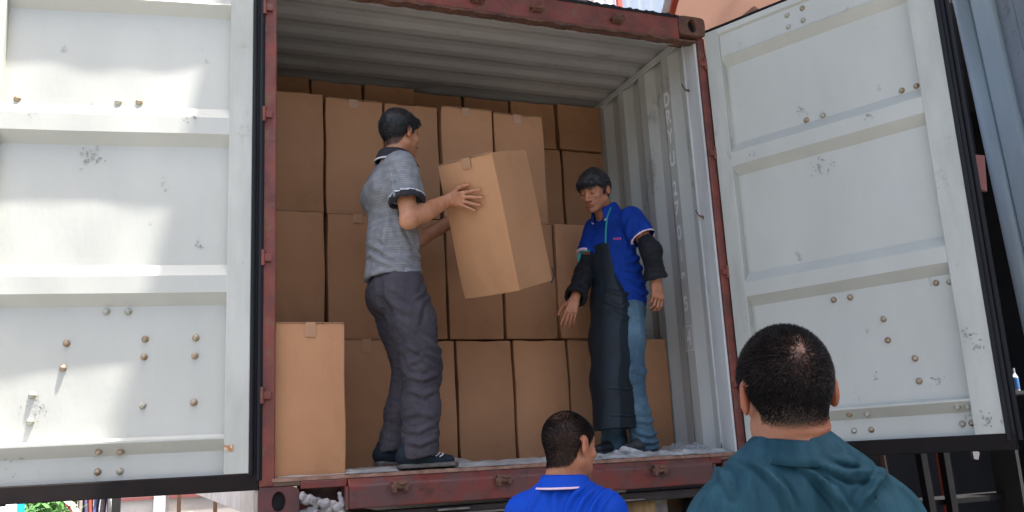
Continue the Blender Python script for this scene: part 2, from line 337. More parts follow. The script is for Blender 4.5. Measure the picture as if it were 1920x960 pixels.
# ---------------------------------------------------------------- doors (children of the container)
PROF = [(.030,-.045),(.130,-.045),(.178,0),(.186,0),(.200,-.045),(.750,-.045),(.800,0),(.875,0),(.930,-.045),(1.470,-.045),(1.520,0),(1.598,0),(1.655,-.045),
        (2.105,-.045),(2.155,0),(2.165,-.006),(2.290,-.010),(2.300,.004),(2.332,.004)]
def pdepth(z):
    for (a, da), (b, db) in zip(PROF, PROF[1:]):
        if a <= z <= b: return da+(db-da)*(z-a)/(b-a)
    return 0
BOLTS = [(1.043,1.675),(.633,1.676),(.545,1.679),(.643,.73),(.556,.728),(.791,.598),(.80,.495),(.91,.387),(.911,.281),(.645,.15),(.562,.146),(.648,.068),(.563,.066)]
def door(side):
    if side < 0:
        H = Vector((-1.21,0,0)); a = R(171); s0, s1, s2, s3 = .052, .153, 1.10, 1.225; bolts = BOLTS+[(.484,.609),(.28,.609),(.486,.533),(.282,.532),(.485,.328),(.282,.335)]
    else:
        H = Vector((1.21,0,0)); a = R(-65); s0, s1, s2, s3 = .013, .103, 1.118, 1.243
        bolts = [(.513,2.255),(.599,2.262),(.514,2.188),(.596,2.193),(.528,1.668),(.618,1.668),(1.02,1.672),(1.09,1.672),(.55,.717),(.634,.717),(.78,.589),(.786,.487),(.898,.389),(.902,.284),(1.041,.72),(1.10,.715),(.563,.156),(.648,.152),(.568,.078),(.651,.078),(1.057,.157),(1.10,.156),(1.059,.081),(1.10,.082)]
    d = Vector((math.cos(a), math.sin(a), 0)); nrm = Vector((d.y, -d.x, 0)) if side > 0 else Vector((-d.y, d.x, 0))
    if nrm.dot(Vector((-1.66,-4,0))-H) < 0: nrm = -nrm
    W = Matrix(((d.x, nrm.x, 0, H.x), (d.y, nrm.y, 0, H.y), (0, 0, 1, 0), (0, 0, 0, 1)))
    # sheet with gentle dents
    nu = 60; v = []; f = []; rs = np.random.RandomState(3+side)
    zs = []
    for (z0, d0), (z1, d1) in zip(PROF, PROF[1:]):
        k = max(1, int((z1-z0)/.04))
        for j in range(k): zs.append((z0+(z1-z0)*j/k, d0+(d1-d0)*j/k))
    zs.append(PROF[-1])
    ph = rs.rand(6)*6
    for (z, dd) in zs:
        for i in range(nu+1):
            u = s1-.004+(s2-s1+.008)*i/nu
            w = .0022*math.sin(7*u+ph[0]+2*z)*math.sin(5*z+ph[1])+.0012*math.sin(19*u+ph[2])*math.sin(13*z+ph[3])
            v.append(W @ Vector((u, dd+w, z)))
    m_ = nu+1
    for j in range(len(zs)-1):
        for i in range(nu): f.append((j*m_+i, j*m_+i+1, (j+1)*m_+i+1, (j+1)*m_+i))
    D = MB().add(v, f).build('door', M['door'], cont, smooth=False)
    # closed back of the door
    MB().box(s0-.02, s3+.02, -.105, -.055, .028, 2.334, W).build('outer_skin', M['red'], D)
    MB().box(s0, s1, -.052, .004, .030, 2.334, W).build('door_stile', M['frame'], D, bevel=.004)
    MB().box(s2, s3, -.052, .004, .030, 2.334, W).build('door_stile', M['frame'], D, bevel=.004)
    # gaskets: stepped rubber lips on both upright edges, brown lip at the bottom
    g_ = MB()
    if side < 0: g_.box(-.004,.049,-.04,-.006,.0,2.34,W).tube([W@Vector((.043,.004,.02)),W@Vector((.043,.004,2.33))],.010,8).tube([W@Vector((.012,.002,.0)),W@Vector((.012,.002,2.33))],.013,8)
    g_.box(s3+.002,s3+.034,-.045,-.004,.0,2.34,W).tube([W@Vector((s3+.008,.0,.0)),W@Vector((s3+.008,.0,2.34))],.011,8).tube([W@Vector((s3+.042,-.03,.0)),W@Vector((s3+.042,-.03,2.34))],.012,8)
    g_.build('edge_gasket', M['rubber'], D)
    b_ = MB().prism([(-.045,.0285),(.004,.0285),(.004,-.018),(-.010,-.018),(-.010,-.045),(-.060,-.045),(-.060,.0)], 0, 0, 1) if 0 else MB().box(s0-.04,s3+.03,-.045,.004,-.040,.0285,W)
    MB().box(s0-.02,s3+.03,-.05,.003,2.336,2.350,W).build('top_gasket', M['dkred'], D, bevel=.003)
    b_.build('bottom_gasket', M['dkred'], D, bevel=.004)
    for (u, z) in bolts:
        dd = pdepth(z); c = W @ Vector((u, dd-.002, z))
        if any(za < z < zb for za, zb in ((.13,.178),)): nb = (nrm+Vector((0,0,-.9))).normalized()
        else: nb = nrm
        m = MB().cyl(c, c+nb*.005, .0150, n=14).dome(c+nb*.005, nb, .0125, .013)
        m.build('bolt', M['bolt'] if random.random() < .62 else M['boltw'], D, smooth=True)
    rs2 = random.Random(40+side)
    spots = [(1.02-.29,1.42,.055,26),(.97,1.60,.03,7),(.33,1.60,.035,9),(.90,.34,.05,22),(.28,1.03,.03,8),(.97,.10,.03,6)] if side < 0 else \
            [(.575,1.40,.055,30),(.86,1.58,.03,7),(.23,1.56,.03,6),(1.17,.45,.04,14),(1.19,.40,.03,12),(.98,.29,.03,9),(1.19,.09,.035,14),(.50,1.72,.03,8),(.70,.32,.03,6),(1.10,.08,.04,9)]
    for (u, z, r_, n_) in spots:
        fm = MB()
        for _ in range(n_):
            a_ = u+rs2.gauss(0, r_*.5); b_z = z+rs2.gauss(0, r_*.45); sx_, sz_ = rs2.uniform(.0015,.0045)*rs2.choice((1,1,2)), rs2.uniform(.0012,.005)*rs2.choice((1,1,1.8))
            dd = (pdepth(b_z) if s1 < a_ < s2 else .004)+.0028; k_ = rs2.uniform(-.003,.003)
            fm.add([W@Vector((a_-sx_, dd, b_z-sz_)), W@Vector((a_+sx_*.6, dd, b_z-sz_*.7)), W@Vector((a_+sx_+k_, dd, b_z+sz_*.8)), W@Vector((a_-sx_*.5+k_, dd, b_z+sz_))], [(0,1,2,3)])
        fm.build('scuff_mark', M['scuff'], D)
    for z in (.35, .95, 1.62, 2.15):
        c0 = H+Vector((0, .0, 0)); m = MB()
        m.cyl((H.x+side*.002,-.008,z-.035),(H.x+side*.002,-.008,z+.035),.010,n=12)
        m.box(*sorted((H.x-side*.035,H.x+side*.004)),-.014,-.003,z-.016,z+.016)
        m.build('hinge', M['red'], D, bevel=.002)
    return D, W
DL, WL = door(-1)
DR, WR = door(1)
# small rusty stencil plate on the left door stile
m = MB().box(.115,.152,.0045,.0065,.125,.150,WL); m.build('rusty_plate', mat('orange_rust', (.38,.17,.05), (.55,.5,.42), rough=.8, scale=60, contrast=(.45,.55)), DL)
# ---------------------------------------------------------------- trailer under the container
tr = empty('truck_trailer', (0,.4,-1.5), 'dark steel truck trailer carrying the red container, red tail lamp at its rear', 'trailer')
def pt(o): o.parent = tr; o.matrix_parent_inverse = Matrix.Translation((0,-.4,1.5)); return o
pt(MB().box(-.86,1.1,.02,.10,-.205,-.160).build('rear_crossbar', M['black'], bevel=.006))
pt(MB().box(-.45,-.30,-.005,.02,-.178,-.168).box(-.86,.60,-.004,.02,-.198,-.190).build('bar_highlight', mat('pale_highlight_steel', (.22,.18,.16), (.10,.08,.07), rough=.5, scale=14), bevel=.002))  # pale strips painted along the crossbar as its thin highlight
for x in (-.55,.50): pt(MB().box(x-.07,x+.07,.12,5.8,-.48,-.205).build('chassis_rail', M['black'], bevel=.01))
pt(MB().box(-1.1,1.1,.25,.37,-.42,-.25).build('cross_member', M['black'], bevel=.01))
pt(MB().box(-1.0,1.15,.16,.20,-.62,-.50).box(-.9,-.82,.16,.2,-.5,-.2).box(.70,.78,.10,.2,-.5,-.2).build('underrun_guard', mat('dull_white_and_rust', (.30,.29,.27), (.12,.08,.06), rough=.6, scale=7)))
pt(MB().box(.52,.69,.06,.14,-.30,-.207).build('timber_block', mat('weathered_yellow_timber', (.34,.22,.09), (.10,.065,.035), rough=.8, scale=14, stretch=(1,1,.3), bump=.5)))
pt(MB().box(.80,1.04,.18,.24,-.33,-.207).build('rusty_bracket', mat('rust_orange_bracket', (.16,.075,.02), (.05,.035,.025), rough=.8, scale=12)))
pt(MB().cyl((.925,.02,-.262),(.925,.10,-.262),.062,n=28).build('lamp_housing', M['rubber'], bevel=.004))
pt(MB().dome((.925,.02,-.262),(0,-1,0),.050,.016,n=28).build('tail_lamp', mat('red_lamp_lens', (.45,.012,.015), rough=.15, spec=.8), smooth=True))
pt(MB().cyl((.66,.02,-.34),(.66,.08,-.34),.045,n=24).build('side_lamp', mat('red_lamp_lens_small', (.42,.012,.02), rough=.2)))
for y in (3.6, 4.9):
    for x in (-.95,.95):
        w = MB().cyl((x-.13,y,-1.0),(x+.13,y,-1.0),.50,n=36).build('wheel', M['rubber'], bevel=.03); pt(w)
        r_ = MB().cyl((x-.135,y,-1.0),(x+.135,y,-1.0),.27,n=24).build('rim', M['frame'], w)
# pale strip of light coloured tarpaulin edge seen under the sill
# ---------------------------------------------------------------- cartons
def carton_mesh(w, d, h, seed, tape_front=True):
    rs = np.random.RandomState(seed)
    bm = bmesh.new(); n = 5
    bmesh.ops.create_cube(bm, size=1.0)
    bmesh.ops.subdivide_edges(bm, edges=bm.edges[:], cuts=n, use_grid_fill=True)
    ph = rs.rand(8)*6.28
    for v in bm.verts:
        x, y, z = v.co
        bulge = .0065*(1-min(1, (2*z)**2))
        X = x*w; Y = y*d; Z = (z+.5)*h
        if abs(y) > .49: Y += math.copysign(bulge*(1-min(1,(2*x)**2))*rs.uniform(.6,1.0), y)
        if abs(x) > .49: X += math.copysign(bulge*(1-min(1,(2*y)**2))*.8, x)
        if z > .49: Z -= .006*abs(math.sin(3*x*2+ph[1]))*(1-min(1,(2*x)**2))*(1-.0*y)
        X += .0022*math.sin(9*z+ph[0]); Y += .0018*math.sin(11*x*1.3+ph[3])*math.sin(8*z+ph[4]); Y += .0012*math.sin(7*z+ph[2]+3*x)
        if abs(abs(x)-.5) < .01 and abs(abs(z)-.5) < .01:
            k = rs.uniform(0,.003); X -= math.copysign(k, x); Z -= math.copysign(k, z)
        v.co = (X, Y, Z)
    me = bpy.data.meshes.new('carton'); bm.to_mesh(me); bm.free()
    return me
def carton(x0, x1, y0, h, z0, d, label, seed, rot=None, name='carton', group='stacked cartons', tape=True):
    w = x1-x0-.006
    root = empty(name, (0,0,0), label, 'carton', group)
    body = link('carton_body', carton_mesh(w, d, h-.004, seed), M['card'], root)
    b = body.modifiers.new('bevel', 'BEVEL'); b.width = .004; b.segments = 2; b.limit_method = 'ANGLE'; b.angle_limit = R(50)
    rs = random.Random(seed)
    tx = rs.uniform(-.03,.03)*0+rs.uniform(-.012,.012)
    if tape and (label.startswith('tilted') or rs.random() < .62):
        tl = rs.uniform(.045,.075)
        t = MB()
        for (za, zb) in ((h-.006-tl, h-.007),):
            k = 5
            for i in range(k):
                a = za+(zb-za)*i/k; c = za+(zb-za)*(i+1)/k
                t.add([(tx-.024, -d/2-.0062, a), (tx+.024, -d/2-.0062, a), (tx+.024, -d/2-.0062, c), (tx-.024, -d/2-.0062, c)], [(0,1,2,3)])
        t.add([(tx-.024,-d/2-.0062,h-.007),(tx+.024,-d/2-.0062,h-.007),(tx+.024,-d/2+.004,h-.0008),(tx-.024,-d/2+.004,h-.0008)], [(0,1,2,3)])
        t.add([(tx-.024,-d/2+.004,h-.0008),(tx+.024,-d/2+.004,h-.0008),(tx+.024,d/2,h-.0008),(tx-.024,d/2,h-.0008)], [(0,1,2,3)])
        if name == 'held' or rs.random() < .25: t.add([(tx-.024,-d/2-.0062,.004),(tx+.024,-d/2-.0062,.004),(tx+.024,-d/2-.0062,.05*rs.uniform(.6,1.2)),(tx-.024,-d/2-.0062,.05)], [(0,1,2,3)])
        t.build('packing_tape', M['tape'], root)
        # cut edges of the outer flap, a thin pale line along the top
        e = MB().box(-w/2+.002, w/2-.002, -d/2-.0045, -d/2+.0005, h-.006, h-.003); e.build('flap_edge', M['cardedge'], root)
    root.location = ((x0+x1)/2, y0+d/2, z0)
    root.rotation_euler = (0, 0, rot if rot is not None else rs.uniform(-.012,.012))
    return root
HC = .675; DC = .29; sd = 100
ordn = ['first','second','third','fourth','fifth','sixth','seventh']
def row(xs, y0, h, z0, d, fmt, jit=.018, tape=True, skip=()):
    global sd
    for i, (a, b) in enumerate(xs):
        sd += 1
        if i in skip: continue
        carton(a, b, y0+random.Random(sd).uniform(-jit, jit), h-random.Random(sd).uniform(0,.006), z0, d, fmt % ordn[i], sd, tape=tape)
carton(-1.158,-.845,.045,HC,0,DC,'lone front carton at the left post of the container, one row ahead of the others', 3, rot=.0)
row([(-1.12,-.80),(-.79,-.465),(-.46,-.14),(-.13,.19),(.195,.52),(.53,.845),(.855,1.16)], .60, HC, 0, DC, 'carton in the bottom row on the floor, %s from the left behind the front carton')
row([(-1.155,-.83),(-.82,-.495),(-.49,-.165),(-.16,.16),(.165,.485),(.49,.815)], .625, HC, HC, DC, 'carton in the middle row of the stack, %s from the left')
row([(-1.15,-.825),(-.815,-.49),(-.485,-.17),(-.16,.155),(.165,.485)], .655, HC, 2*HC, DC, 'carton in the third row up, %s from the left, under the dark top boxes')
for (a, b), s_ in (((.50,.845),'left carton of the pair set back behind the blue shirted worker'),((.855,1.165),'right carton of the set back pair, against the grey wall above the worker')):
    sd += 1; carton(a, b, 1.20, HC, 2*HC, DC, s_, sd)
row([(-1.13,-.81),(-.80,-.485),(-.48,-.155),(-.15,.175),(.18,.495),(.505,.825),(.835,1.16)], 1.2, .325, 3*HC, .66, 'dark carton lying under the ceiling at the back, %s from the left', tape=False)
# carried carton
cc = carton(-.165,.165, 0, .675, 0, .327, 'tilted brown carton being carried by the worker in the grey shirt', 55, name='carton')
CR = Matrix(((.575,.786,-.226),(-.818,.549,-.17),(-.010,.283,.959)))
CO = Vector((-.2337,.157,.8057))
def carry(l): return CO+CR @ Vector(l)
fresh = mat('fresh_kraft_board', (.475,.250,.125), (.41,.212,.104), rough=.72, scale=2, spec=.25, c3=(.34,.17,.08), s3=4, t3=(.58,.85), wave=('X', 36, .09, 1.2), bump=.2, bscale=60, bstretch=(1,1,.05))
for ch_ in cc.children:
    if ch_.name.startswith('carton_body'): ch_.data.materials[0] = fresh
cc.matrix_world = Matrix.Translation(carry((.165,.1635,0))) @ CR.to_4x4()
# ---------------------------------------------------------------- plastic and foam on the floor
def vnoise(x, y, seed=0):
    from mathutils import noise
    return noise.noise(Vector((x, y, seed*7.3)))
def sheet(name, x0, x1, y0, y1, nx, ny, hf, m, label, cat, th=.0):
    xs = np.linspace(x0, x1, nx); ys = np.linspace(y0, y1, ny); V = [(x, y, hf(x, y)) for y in ys for x in xs]
    Q = [(j*nx+i, j*nx+i+1, (j+1)*nx+i+1, (j+1)*nx+i) for j in range(ny-1) for i in range(nx-1)]
    o = link(name, mesh_np(name, V, Q), m, smooth=True)
    if th: s_ = o.modifiers.new('t', 'SOLIDIFY'); s_.thickness = th; s_.offset = 1
    return tag(o, label, cat)
def hfoam(x, y):
    n = abs(vnoise(x*5, y*7, 1)); n2 = abs(vnoise(x*13, y*16, 2))
    edge = max(0, min(1, (y-.03)/.05))
    bump = .030*math.exp(-((x+.33)/.16)**2-((y-.33)/.14)**2)
    return .005+edge*(.010+.018*n+.010*n2+bump)*(1.0 if x > -1.1 else .8)
sheet('foam_sheet', -1.14, .62, .014, .58, 170, 44, hfoam, M['foam'], 'wrinkled pale foam sheet spread over the container floor under the grey shirted man', 'foam sheet')
def hplastic(x, y):
    n = 1-abs(vnoise(x*8, y*8, 5))*2.2; n2 = 1-abs(vnoise(x*17, y*17, 6))*2
    e = max(0, min(1, (y-.02)/.05))*max(0,min(1,(1.15-x)/.03))
    return .006+e*(.020*max(0,n)+.010*max(0,n2)+.026*math.exp(-((x-.58)/.07)**2-((y-.14)/.06)**2)*(.6+.6*max(0,n)))
sheet('plastic_sheet', .40, 1.145, .012, .58, 110, 60, hplastic, film('milky_plastic_sheet', (.56,.57,.56), .75), 'milky crumpled plastic sheet on the floor around the apron man', 'plastic sheet')
def hpile(x, y):
    n = 1-abs(vnoise(x*11, y*11, 8))*2.0; n2 = 1-abs(vnoise(x*24, y*24, 9))*2
    r = max(0, 1-((x-1.06)/.15)**2-((y-.34)/.20)**2)
    return .008+r**.6*(.022+.034*n+.014*n2)
sheet('plastic_wrap', .90, 1.155, .13, .56, 70, 80, hpile, film('clear_plastic_wrap', (.55,.58,.60), .30, .22), 'heap of clear crumpled plastic wrap in the corner by the right wall', 'plastic wrap')
# crumpled white rag in the left sill pocket is built with the figures (same surface tool)
# ---------------------------------------------------------------- surroundings
M['tarp'] = mat('faded_pink_tarpaulin', (.24,.150,.118), (.18,.105,.080), rough=.6, scale=1.5, stretch=(1,.3,1), bump=.3, bscale=8)
for _m in (M['tarp'],):
    t_ = _m.node_tree; P_ = t_.nodes['Principled BSDF']; out_ = t_.nodes['Material Output']
    tr_ = t_.nodes.new('ShaderNodeBsdfTranslucent'); tr_.inputs[0].default_value = (.22,.13,.10,1); mx_ = t_.nodes.new('ShaderNodeMixShader'); mx_.inputs[0].default_value = .25
    t_.links.new(P_.outputs[0], mx_.inputs[1]); t_.links.new(tr_.outputs[0], mx_.inputs[2]); t_.links.new(mx_.outputs[0], out_.inputs[0])
M['orange'] = mat('orange_red_steel', (.50,.085,.04), (.36,.06,.035), rough=.5, scale=5)
M['zinc'] = mat('galvanised_sheet', (.42,.46,.50), (.34,.38,.42), rough=.35, metal=.5, scale=2, stretch=(1,1,.2))
M['greywall'] = mat('stained_render', (.50,.47,.45), (.38,.35,.33), rough=.9, scale=1.4, c3=(.22,.19,.17), s3=2, t3=(.6,.75))
M['dark'] = mat('shade_and_dark_paint', (.012,.012,.014), (.022,.020,.020), rough=.9, scale=2)  # near-black stands in for the shed's deep shade; also colours plain dark parts
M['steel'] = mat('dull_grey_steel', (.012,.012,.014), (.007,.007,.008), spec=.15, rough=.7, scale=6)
# unseen awning added over the loading bay (keeps the sun off the container and the people, lets it reach the left door)
aw = empty('sun_blocking_awning', (2.0,-1.2,4.2), 'unseen grey corrugated awning roof added to block the sun', 'awning')
def child(o, root):
    o.parent = root; o.matrix_parent_inverse = root.matrix_basis.inverted() if False else Matrix.Translation(-Vector(root.location)); return o
v = []; f = []; xs = np.arange(-1.02, 6.4, .05)
for i, x in enumerate(xs): v += [(x, -3.7, 4.2+.02*(i % 2)), (x, 1.2, 4.35+.02*(i % 2))]
f = [(2*i, 2*i+2, 2*i+3, 2*i+1) for i in range(len(xs)-1)]
child(MB().add(v, f).build('awning_sheet', M['zinc']), aw)
for y in (-3.6,-1.2,1.1): child(MB().box(-.85,6.3,y-.03,y+.03,4.08,4.17).build('awning_beam', M['orange']), aw)
for x in (6.25,): 
    for y in (-3.6, 1.1): child(MB().box(x-.04,x+.04,y-.04,y+.04,-1.5,4.1).build('awning_post', M['orange']), aw)
# pink tarpaulin canopy behind the container corner
tc = empty('tarpaulin_canopy', (3.6,3.0,4.0), 'sagging faded pink tarpaulin canopy with orange red edge beam above the right door', 'canopy')
A0 = Vector((2.50,2.03,4.0)); A1 = Vector((3.22,3.62,4.0))
v = []; nx, ny = 30, 20
for j in range(ny+1):
    for i in range(nx+1):
        e = A0.lerp(A1, j/ny); b = Vector((5.4,1.3,4.25)).lerp(Vector((6.2,3.4,4.3)), j/ny); p = e.lerp(b, i/nx)
        s = -.16*math.sin(math.pi*i/nx*4)**2*math.sin(math.pi*j/ny)-.03*math.sin(i*1.1+j*.6)
        v.append((p.x, p.y, p.z+s*.8))
f = [(j*(nx+1)+i, j*(nx+1)+i+1, (j+1)*(nx+1)+i+1, (j+1)*(nx+1)+i) for j in range(ny) for i in range(nx)]
child(MB().add(v, f).build('canopy_cloth', M['tarp'], smooth=True), tc)
d_ = (A1-A0).normalized()
def bar(a, b, w, h, m, name, root):
    a = Vector(a); b = Vector(b); d = (b-a); L_ = d.length; q = d.to_track_quat('X', 'Z').to_matrix().to_4x4(); Mx = Matrix.Translation(a) @ q
    return child(MB().box(0, L_, -w/2, w/2, -h/2, h/2, Mx).build(name, m), root)
bar(A0-d_*.5, A1+d_*.4, .05, .09, M['orange'], 'edge_beam', tc)
bar(A0-d_*.5+Vector((-.07,0,0)), A1+d_*.4+Vector((-.07,0,0)), .06, .03, mat('white_flashing', (.75,.76,.78), rough=.4), 'edge_flashing', tc)
bar((3.55,1.75,3.93), (4.4,3.5,3.95), .06, .08, M['orange'], 'canopy_rib', tc)
bar((6.1,3.4,-1.5), (6.1,3.4,4.3), .08, .08, M['orange'], 'canopy_post', tc)
# corrugated gable with red mullions behind
ga = empty('corrugated_gable', (3.0,5.6,4.0), 'bluish corrugated metal gable sheet with red posts above the container header', 'sheet wall')
v = []; xs = np.arange(3.98, 6.2, .045)
for i, x in enumerate(xs):
    o_ = .022*math.cos(i*math.pi/2*1.0); v += [(x, 5.6+o_, 4.6), (x+.0, 5.6+o_, 7.2)]
f = [(2*i, 2*i+2, 2*i+3, 2*i+1) for i in range(len(xs)-1)]
child(MB().add(v, f).build('corrugated_sheet', M['zinc']), ga)
for x in (3.42, 3.93): child(MB().box(x-.03,x+.03,5.5,5.56,4.4,7.2).build('red_post', M['orange']), ga)
child(MB().box(3.0,6.2,5.57,5.63,4.5,4.6).build('bottom_rail', M['orange']), ga)
child(MB().box(3.55,3.60,5.5,5.56,4.6,7.2).box(3.75,3.80,5.5,5.56,4.6,7.2).box(3.45,3.9,5.58,5.60,4.6,7.2).build('white_slat', mat('overexposed_sky_white', (.8,.8,.8), rough=.5)), ga)  # white panel and slats stand in for overexposed sky between the posts
# dark shed behind the right door
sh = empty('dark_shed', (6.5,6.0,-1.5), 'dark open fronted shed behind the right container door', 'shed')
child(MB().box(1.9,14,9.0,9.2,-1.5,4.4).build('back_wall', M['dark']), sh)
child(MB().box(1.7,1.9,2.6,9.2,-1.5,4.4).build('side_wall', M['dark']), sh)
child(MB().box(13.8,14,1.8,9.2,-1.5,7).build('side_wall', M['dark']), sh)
child(MB().box(6.3,14.0,2.7,9.2,6.4,6.6).box(1.7,6.3,3.9,9.2,4.40,4.44).box(6.28,6.34,3.0,9.2,4.42,6.6).box(3.6,6.3,2.3,3.9,4.42,4.46).box(1.9,14,8.9,9.0,4.3,6.6).build('shed_roof', M['dark']), sh)  # forward slab over the posts added to keep sun out of the shed
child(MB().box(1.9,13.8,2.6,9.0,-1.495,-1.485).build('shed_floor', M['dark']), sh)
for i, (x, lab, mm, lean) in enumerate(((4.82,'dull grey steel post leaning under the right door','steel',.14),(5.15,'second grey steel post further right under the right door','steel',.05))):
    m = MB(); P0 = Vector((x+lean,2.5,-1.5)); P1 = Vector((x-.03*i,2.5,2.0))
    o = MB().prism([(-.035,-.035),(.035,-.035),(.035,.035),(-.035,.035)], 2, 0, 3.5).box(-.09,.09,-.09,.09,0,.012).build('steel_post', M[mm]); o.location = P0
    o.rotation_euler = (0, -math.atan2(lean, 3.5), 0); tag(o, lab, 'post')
rp = MB().tube([(4.26,2.3,-1.5),(4.28,2.3,-.5),(4.25,2.3,.1),(4.24,2.3,.8)], [.035,.035,.030,.045], 10).build('rusty_pipe', mat('dull_red_pipe', (.07,.022,.018), (.03,.015,.015), rough=.6, scale=8))
tag(rp, 'rusty red upright pipe in the dark beside the teal shirted man', 'pipe')
tag(MB().box(4.0,6.9,2.55,2.60,-.60,-.57).box(4.0,6.9,2.9,2.95,-.60,-.57).box(4.6,6.9,2.55,2.95,-.57,-.555).build('steel_shelf', M['steel']), 'long dim steel shelf inside the dark shed', 'shelf')
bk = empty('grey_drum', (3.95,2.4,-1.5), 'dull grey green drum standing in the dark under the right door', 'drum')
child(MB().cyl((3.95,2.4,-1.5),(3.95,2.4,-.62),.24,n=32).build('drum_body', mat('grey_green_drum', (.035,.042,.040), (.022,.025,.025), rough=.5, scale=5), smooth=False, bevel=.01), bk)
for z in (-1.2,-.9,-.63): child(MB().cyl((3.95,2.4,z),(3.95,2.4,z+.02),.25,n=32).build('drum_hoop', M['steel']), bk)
# small things that catch light in the dark

wt = empty('water_bottle', (6.25,2.5,.40), 'small clear bottle with blue label beyond the right door edge', 'bottle')
child(MB().tube([(6.25,2.5,.40),(6.25,2.5,.54),(6.25,2.5,.58),(6.25,2.5,.63)],[.03,.03,.011,.011],14).build('bottle_body', mat('clear_plastic', (.40,.43,.46), rough=.1)), wt)
child(MB().cyl((6.25,2.5,.43),(6.25,2.5,.53),.0312,n=16).build('bottle_label', mat('blue_label', (.05,.16,.40), rough=.4)), wt)
tag(MB().box(5.9,6.9,2.35,2.65,.37,.40).box(5.92,5.96,2.36,2.64,-1.5,.37).box(6.84,6.88,2.36,2.64,-1.5,.37).build('work_table', M['dark']), 'dark tall table holding the small bottle beyond the right door', 'table')
hk = empty('hanging_card', (2.830,-.300,1.42), 'dusty pink card on a thin black cord in the dark gap beside the right door', 'card')
pk = MB().prism([(-.05,-.10),(.045,-.115),(.055,.11),(-.04,.10)], 1, -.01, .01).build('pink_card', mat('dusty_pink_card', (.42,.18,.16), rough=.7)); pk.parent = hk; pk.location = (0,0,.11); pk.rotation_euler = (0,.08,0)
child(MB().tube([(2.838,-.30,1.62),(2.845,-.30,2.6),(2.850,-.30,4.15)], .004, 6).build('card_cord', M['rubber']), hk)
sc_ = MB().prism([(-.03,-.06),(.02,-.07),(.05,-.01),(.01,.03),(.0,.07),(-.045,.06)], 1, -.012, .012).build('paper_scrap', mat('pale_scrap', (.16,.15,.16), rough=.6)); sc_.location = (5.6,2.53,-.15); tag(sc_, 'pale torn paper scrap in the dark beneath the right door corner', 'paper scrap')
# ---------------------------------------------------------------- parked truck on the right
pk_t = empty('parked_truck', (4.4,-2.2,-1.5), 'blue grey riveted steel body of a truck parked at the right', 'truck')
bl = mat('blue_grey_truck_paint', (.21,.245,.285), (.150,.180,.210), rough=.5, scale=2.2, stretch=(1,1,.35), c3=(.07,.08,.095), s3=4, t3=(.58,.75), bump=.25, bscale=15)
bl2 = mat('light_blue_pipe_paint', (.34,.42,.47), (.27,.34,.39), rough=.42, scale=4, stretch=(1,1,.2), c3=(.16,.07,.045), s3=7, t3=(.68,.72), bump=.25, bscale=20)
TX = 3.27; SH = Matrix(((1,0,-.055,0),(0,1,0,0),(0,0,1,0),(0,0,0,1))) @ Matrix.Translation((.155,0,0))
def tk(mb, n, m, **k): return child(mb.build(n, m, **k), pk_t)
P_ = MB(); P_.v = []
tk(MB().tube([SH@Vector((TX+.055,0,-.6)), SH@Vector((TX+.055,0,3.2))], .062, 20), 'corner_tube', bl2, smooth=True)
tk(MB().box(TX+.02,TX+.16,-.22,-.065,-.6,3.2,SH), 'corner_strip', bl2, bevel=.02)
tk(MB().box(TX+.06,TX+2.4,-4.4,-.20,-.6,3.2,SH), 'cargo_body', bl)
for y in (-.30,-.95,-1.6,-2.25,-2.9):
    for k in range(24):
        z = -.5+k*.15+random.uniform(-.01,.01); c = SH@Vector((TX+.0605,y,z)); 
    mm_ = MB()
    for k in range(24):
        z = -.5+k*.15+random.uniform(-.01,.01); mm_.dome(SH@Vector((TX+.0600,y,z)), (-1,0,0), .011, .008, n=8, rings=3)
    mm_.box(TX+.0565,TX+.0605,y-.035,y+.012,-.6,3.2,SH)
    tk(mm_, 'rivet_seam', bl)
tk(MB().box(TX+.1,TX+2.3,-5.9,-4.45,-.9,1.1,SH), 'cab', bl, bevel=.08)
for y in (-.9,-2.0,-5.1):
    for x in (TX+.3,TX+2.1):
        w = tk(MB().cyl((x-.12,y,-1.03),(x+.12,y,-1.03),.47,n=32), 'wheel', M['rubber'], bevel=.03)
tk(MB().box(TX+.2,TX+2.2,-5.9,-.3,-.95,-.6), 'chassis', M['black'])
# ---------------------------------------------------------------- street behind, seen under the left door
pw = empty('street_wall', (-3.0,9.5,-1.5), 'pale stained wall with a maroon stripe across the street', 'wall')
child(MB().box(-9,0.6,9.5,9.7,-1.5,4.5).build('wall', M['greywall']), pw)
child(MB().box(-2.15,-.2,9.47,9.5,-.285,-.245).build('painted_stripe', mat('maroon_stripe', (.20,.06,.06), rough=.7)), pw)
child(MB().box(-1.55,-1.40,9.25,9.47,-1.5,-.18).build('pilaster', mat('white_pilaster', (.66,.64,.62), rough=.7)), pw)
sg = empty('shop_sign', (-2.85,6.0,-1.5), 'bright white shop sign box with cyan edge at the far left', 'sign')
child(MB().box(-3.6,-2.78,5.95,6.0,-.9,.6).build('sign_face', emis('lit_white_sign', (.9,.95,.95), 1.2)), sg)
child(MB().box(-2.78,-2.72,5.94,6.02,-.9,.62).box(-3.64,-3.6,5.94,6.02,-.9,.62).box(-3.6,-2.78,5.94,6.02,.6,.64).build('sign_frame', mat('cyan_frame', (.02,.45,.62), rough=.4)), sg)
child(MB().cyl((-2.93,5.93,-.14),(-2.93,5.93,.2),.008,n=8).cyl((-2.99,5.92,-.16),(-2.87,5.92,-.16),.02,n=8).build('sign_lamp', M['steel']), sg)
child(MB().box(-3.5,-3.42,5.97,6.05,-1.5,-.9).box(-2.9,-2.82,5.97,6.05,-1.5,-.9).build('sign_leg', M['steel']), sg)
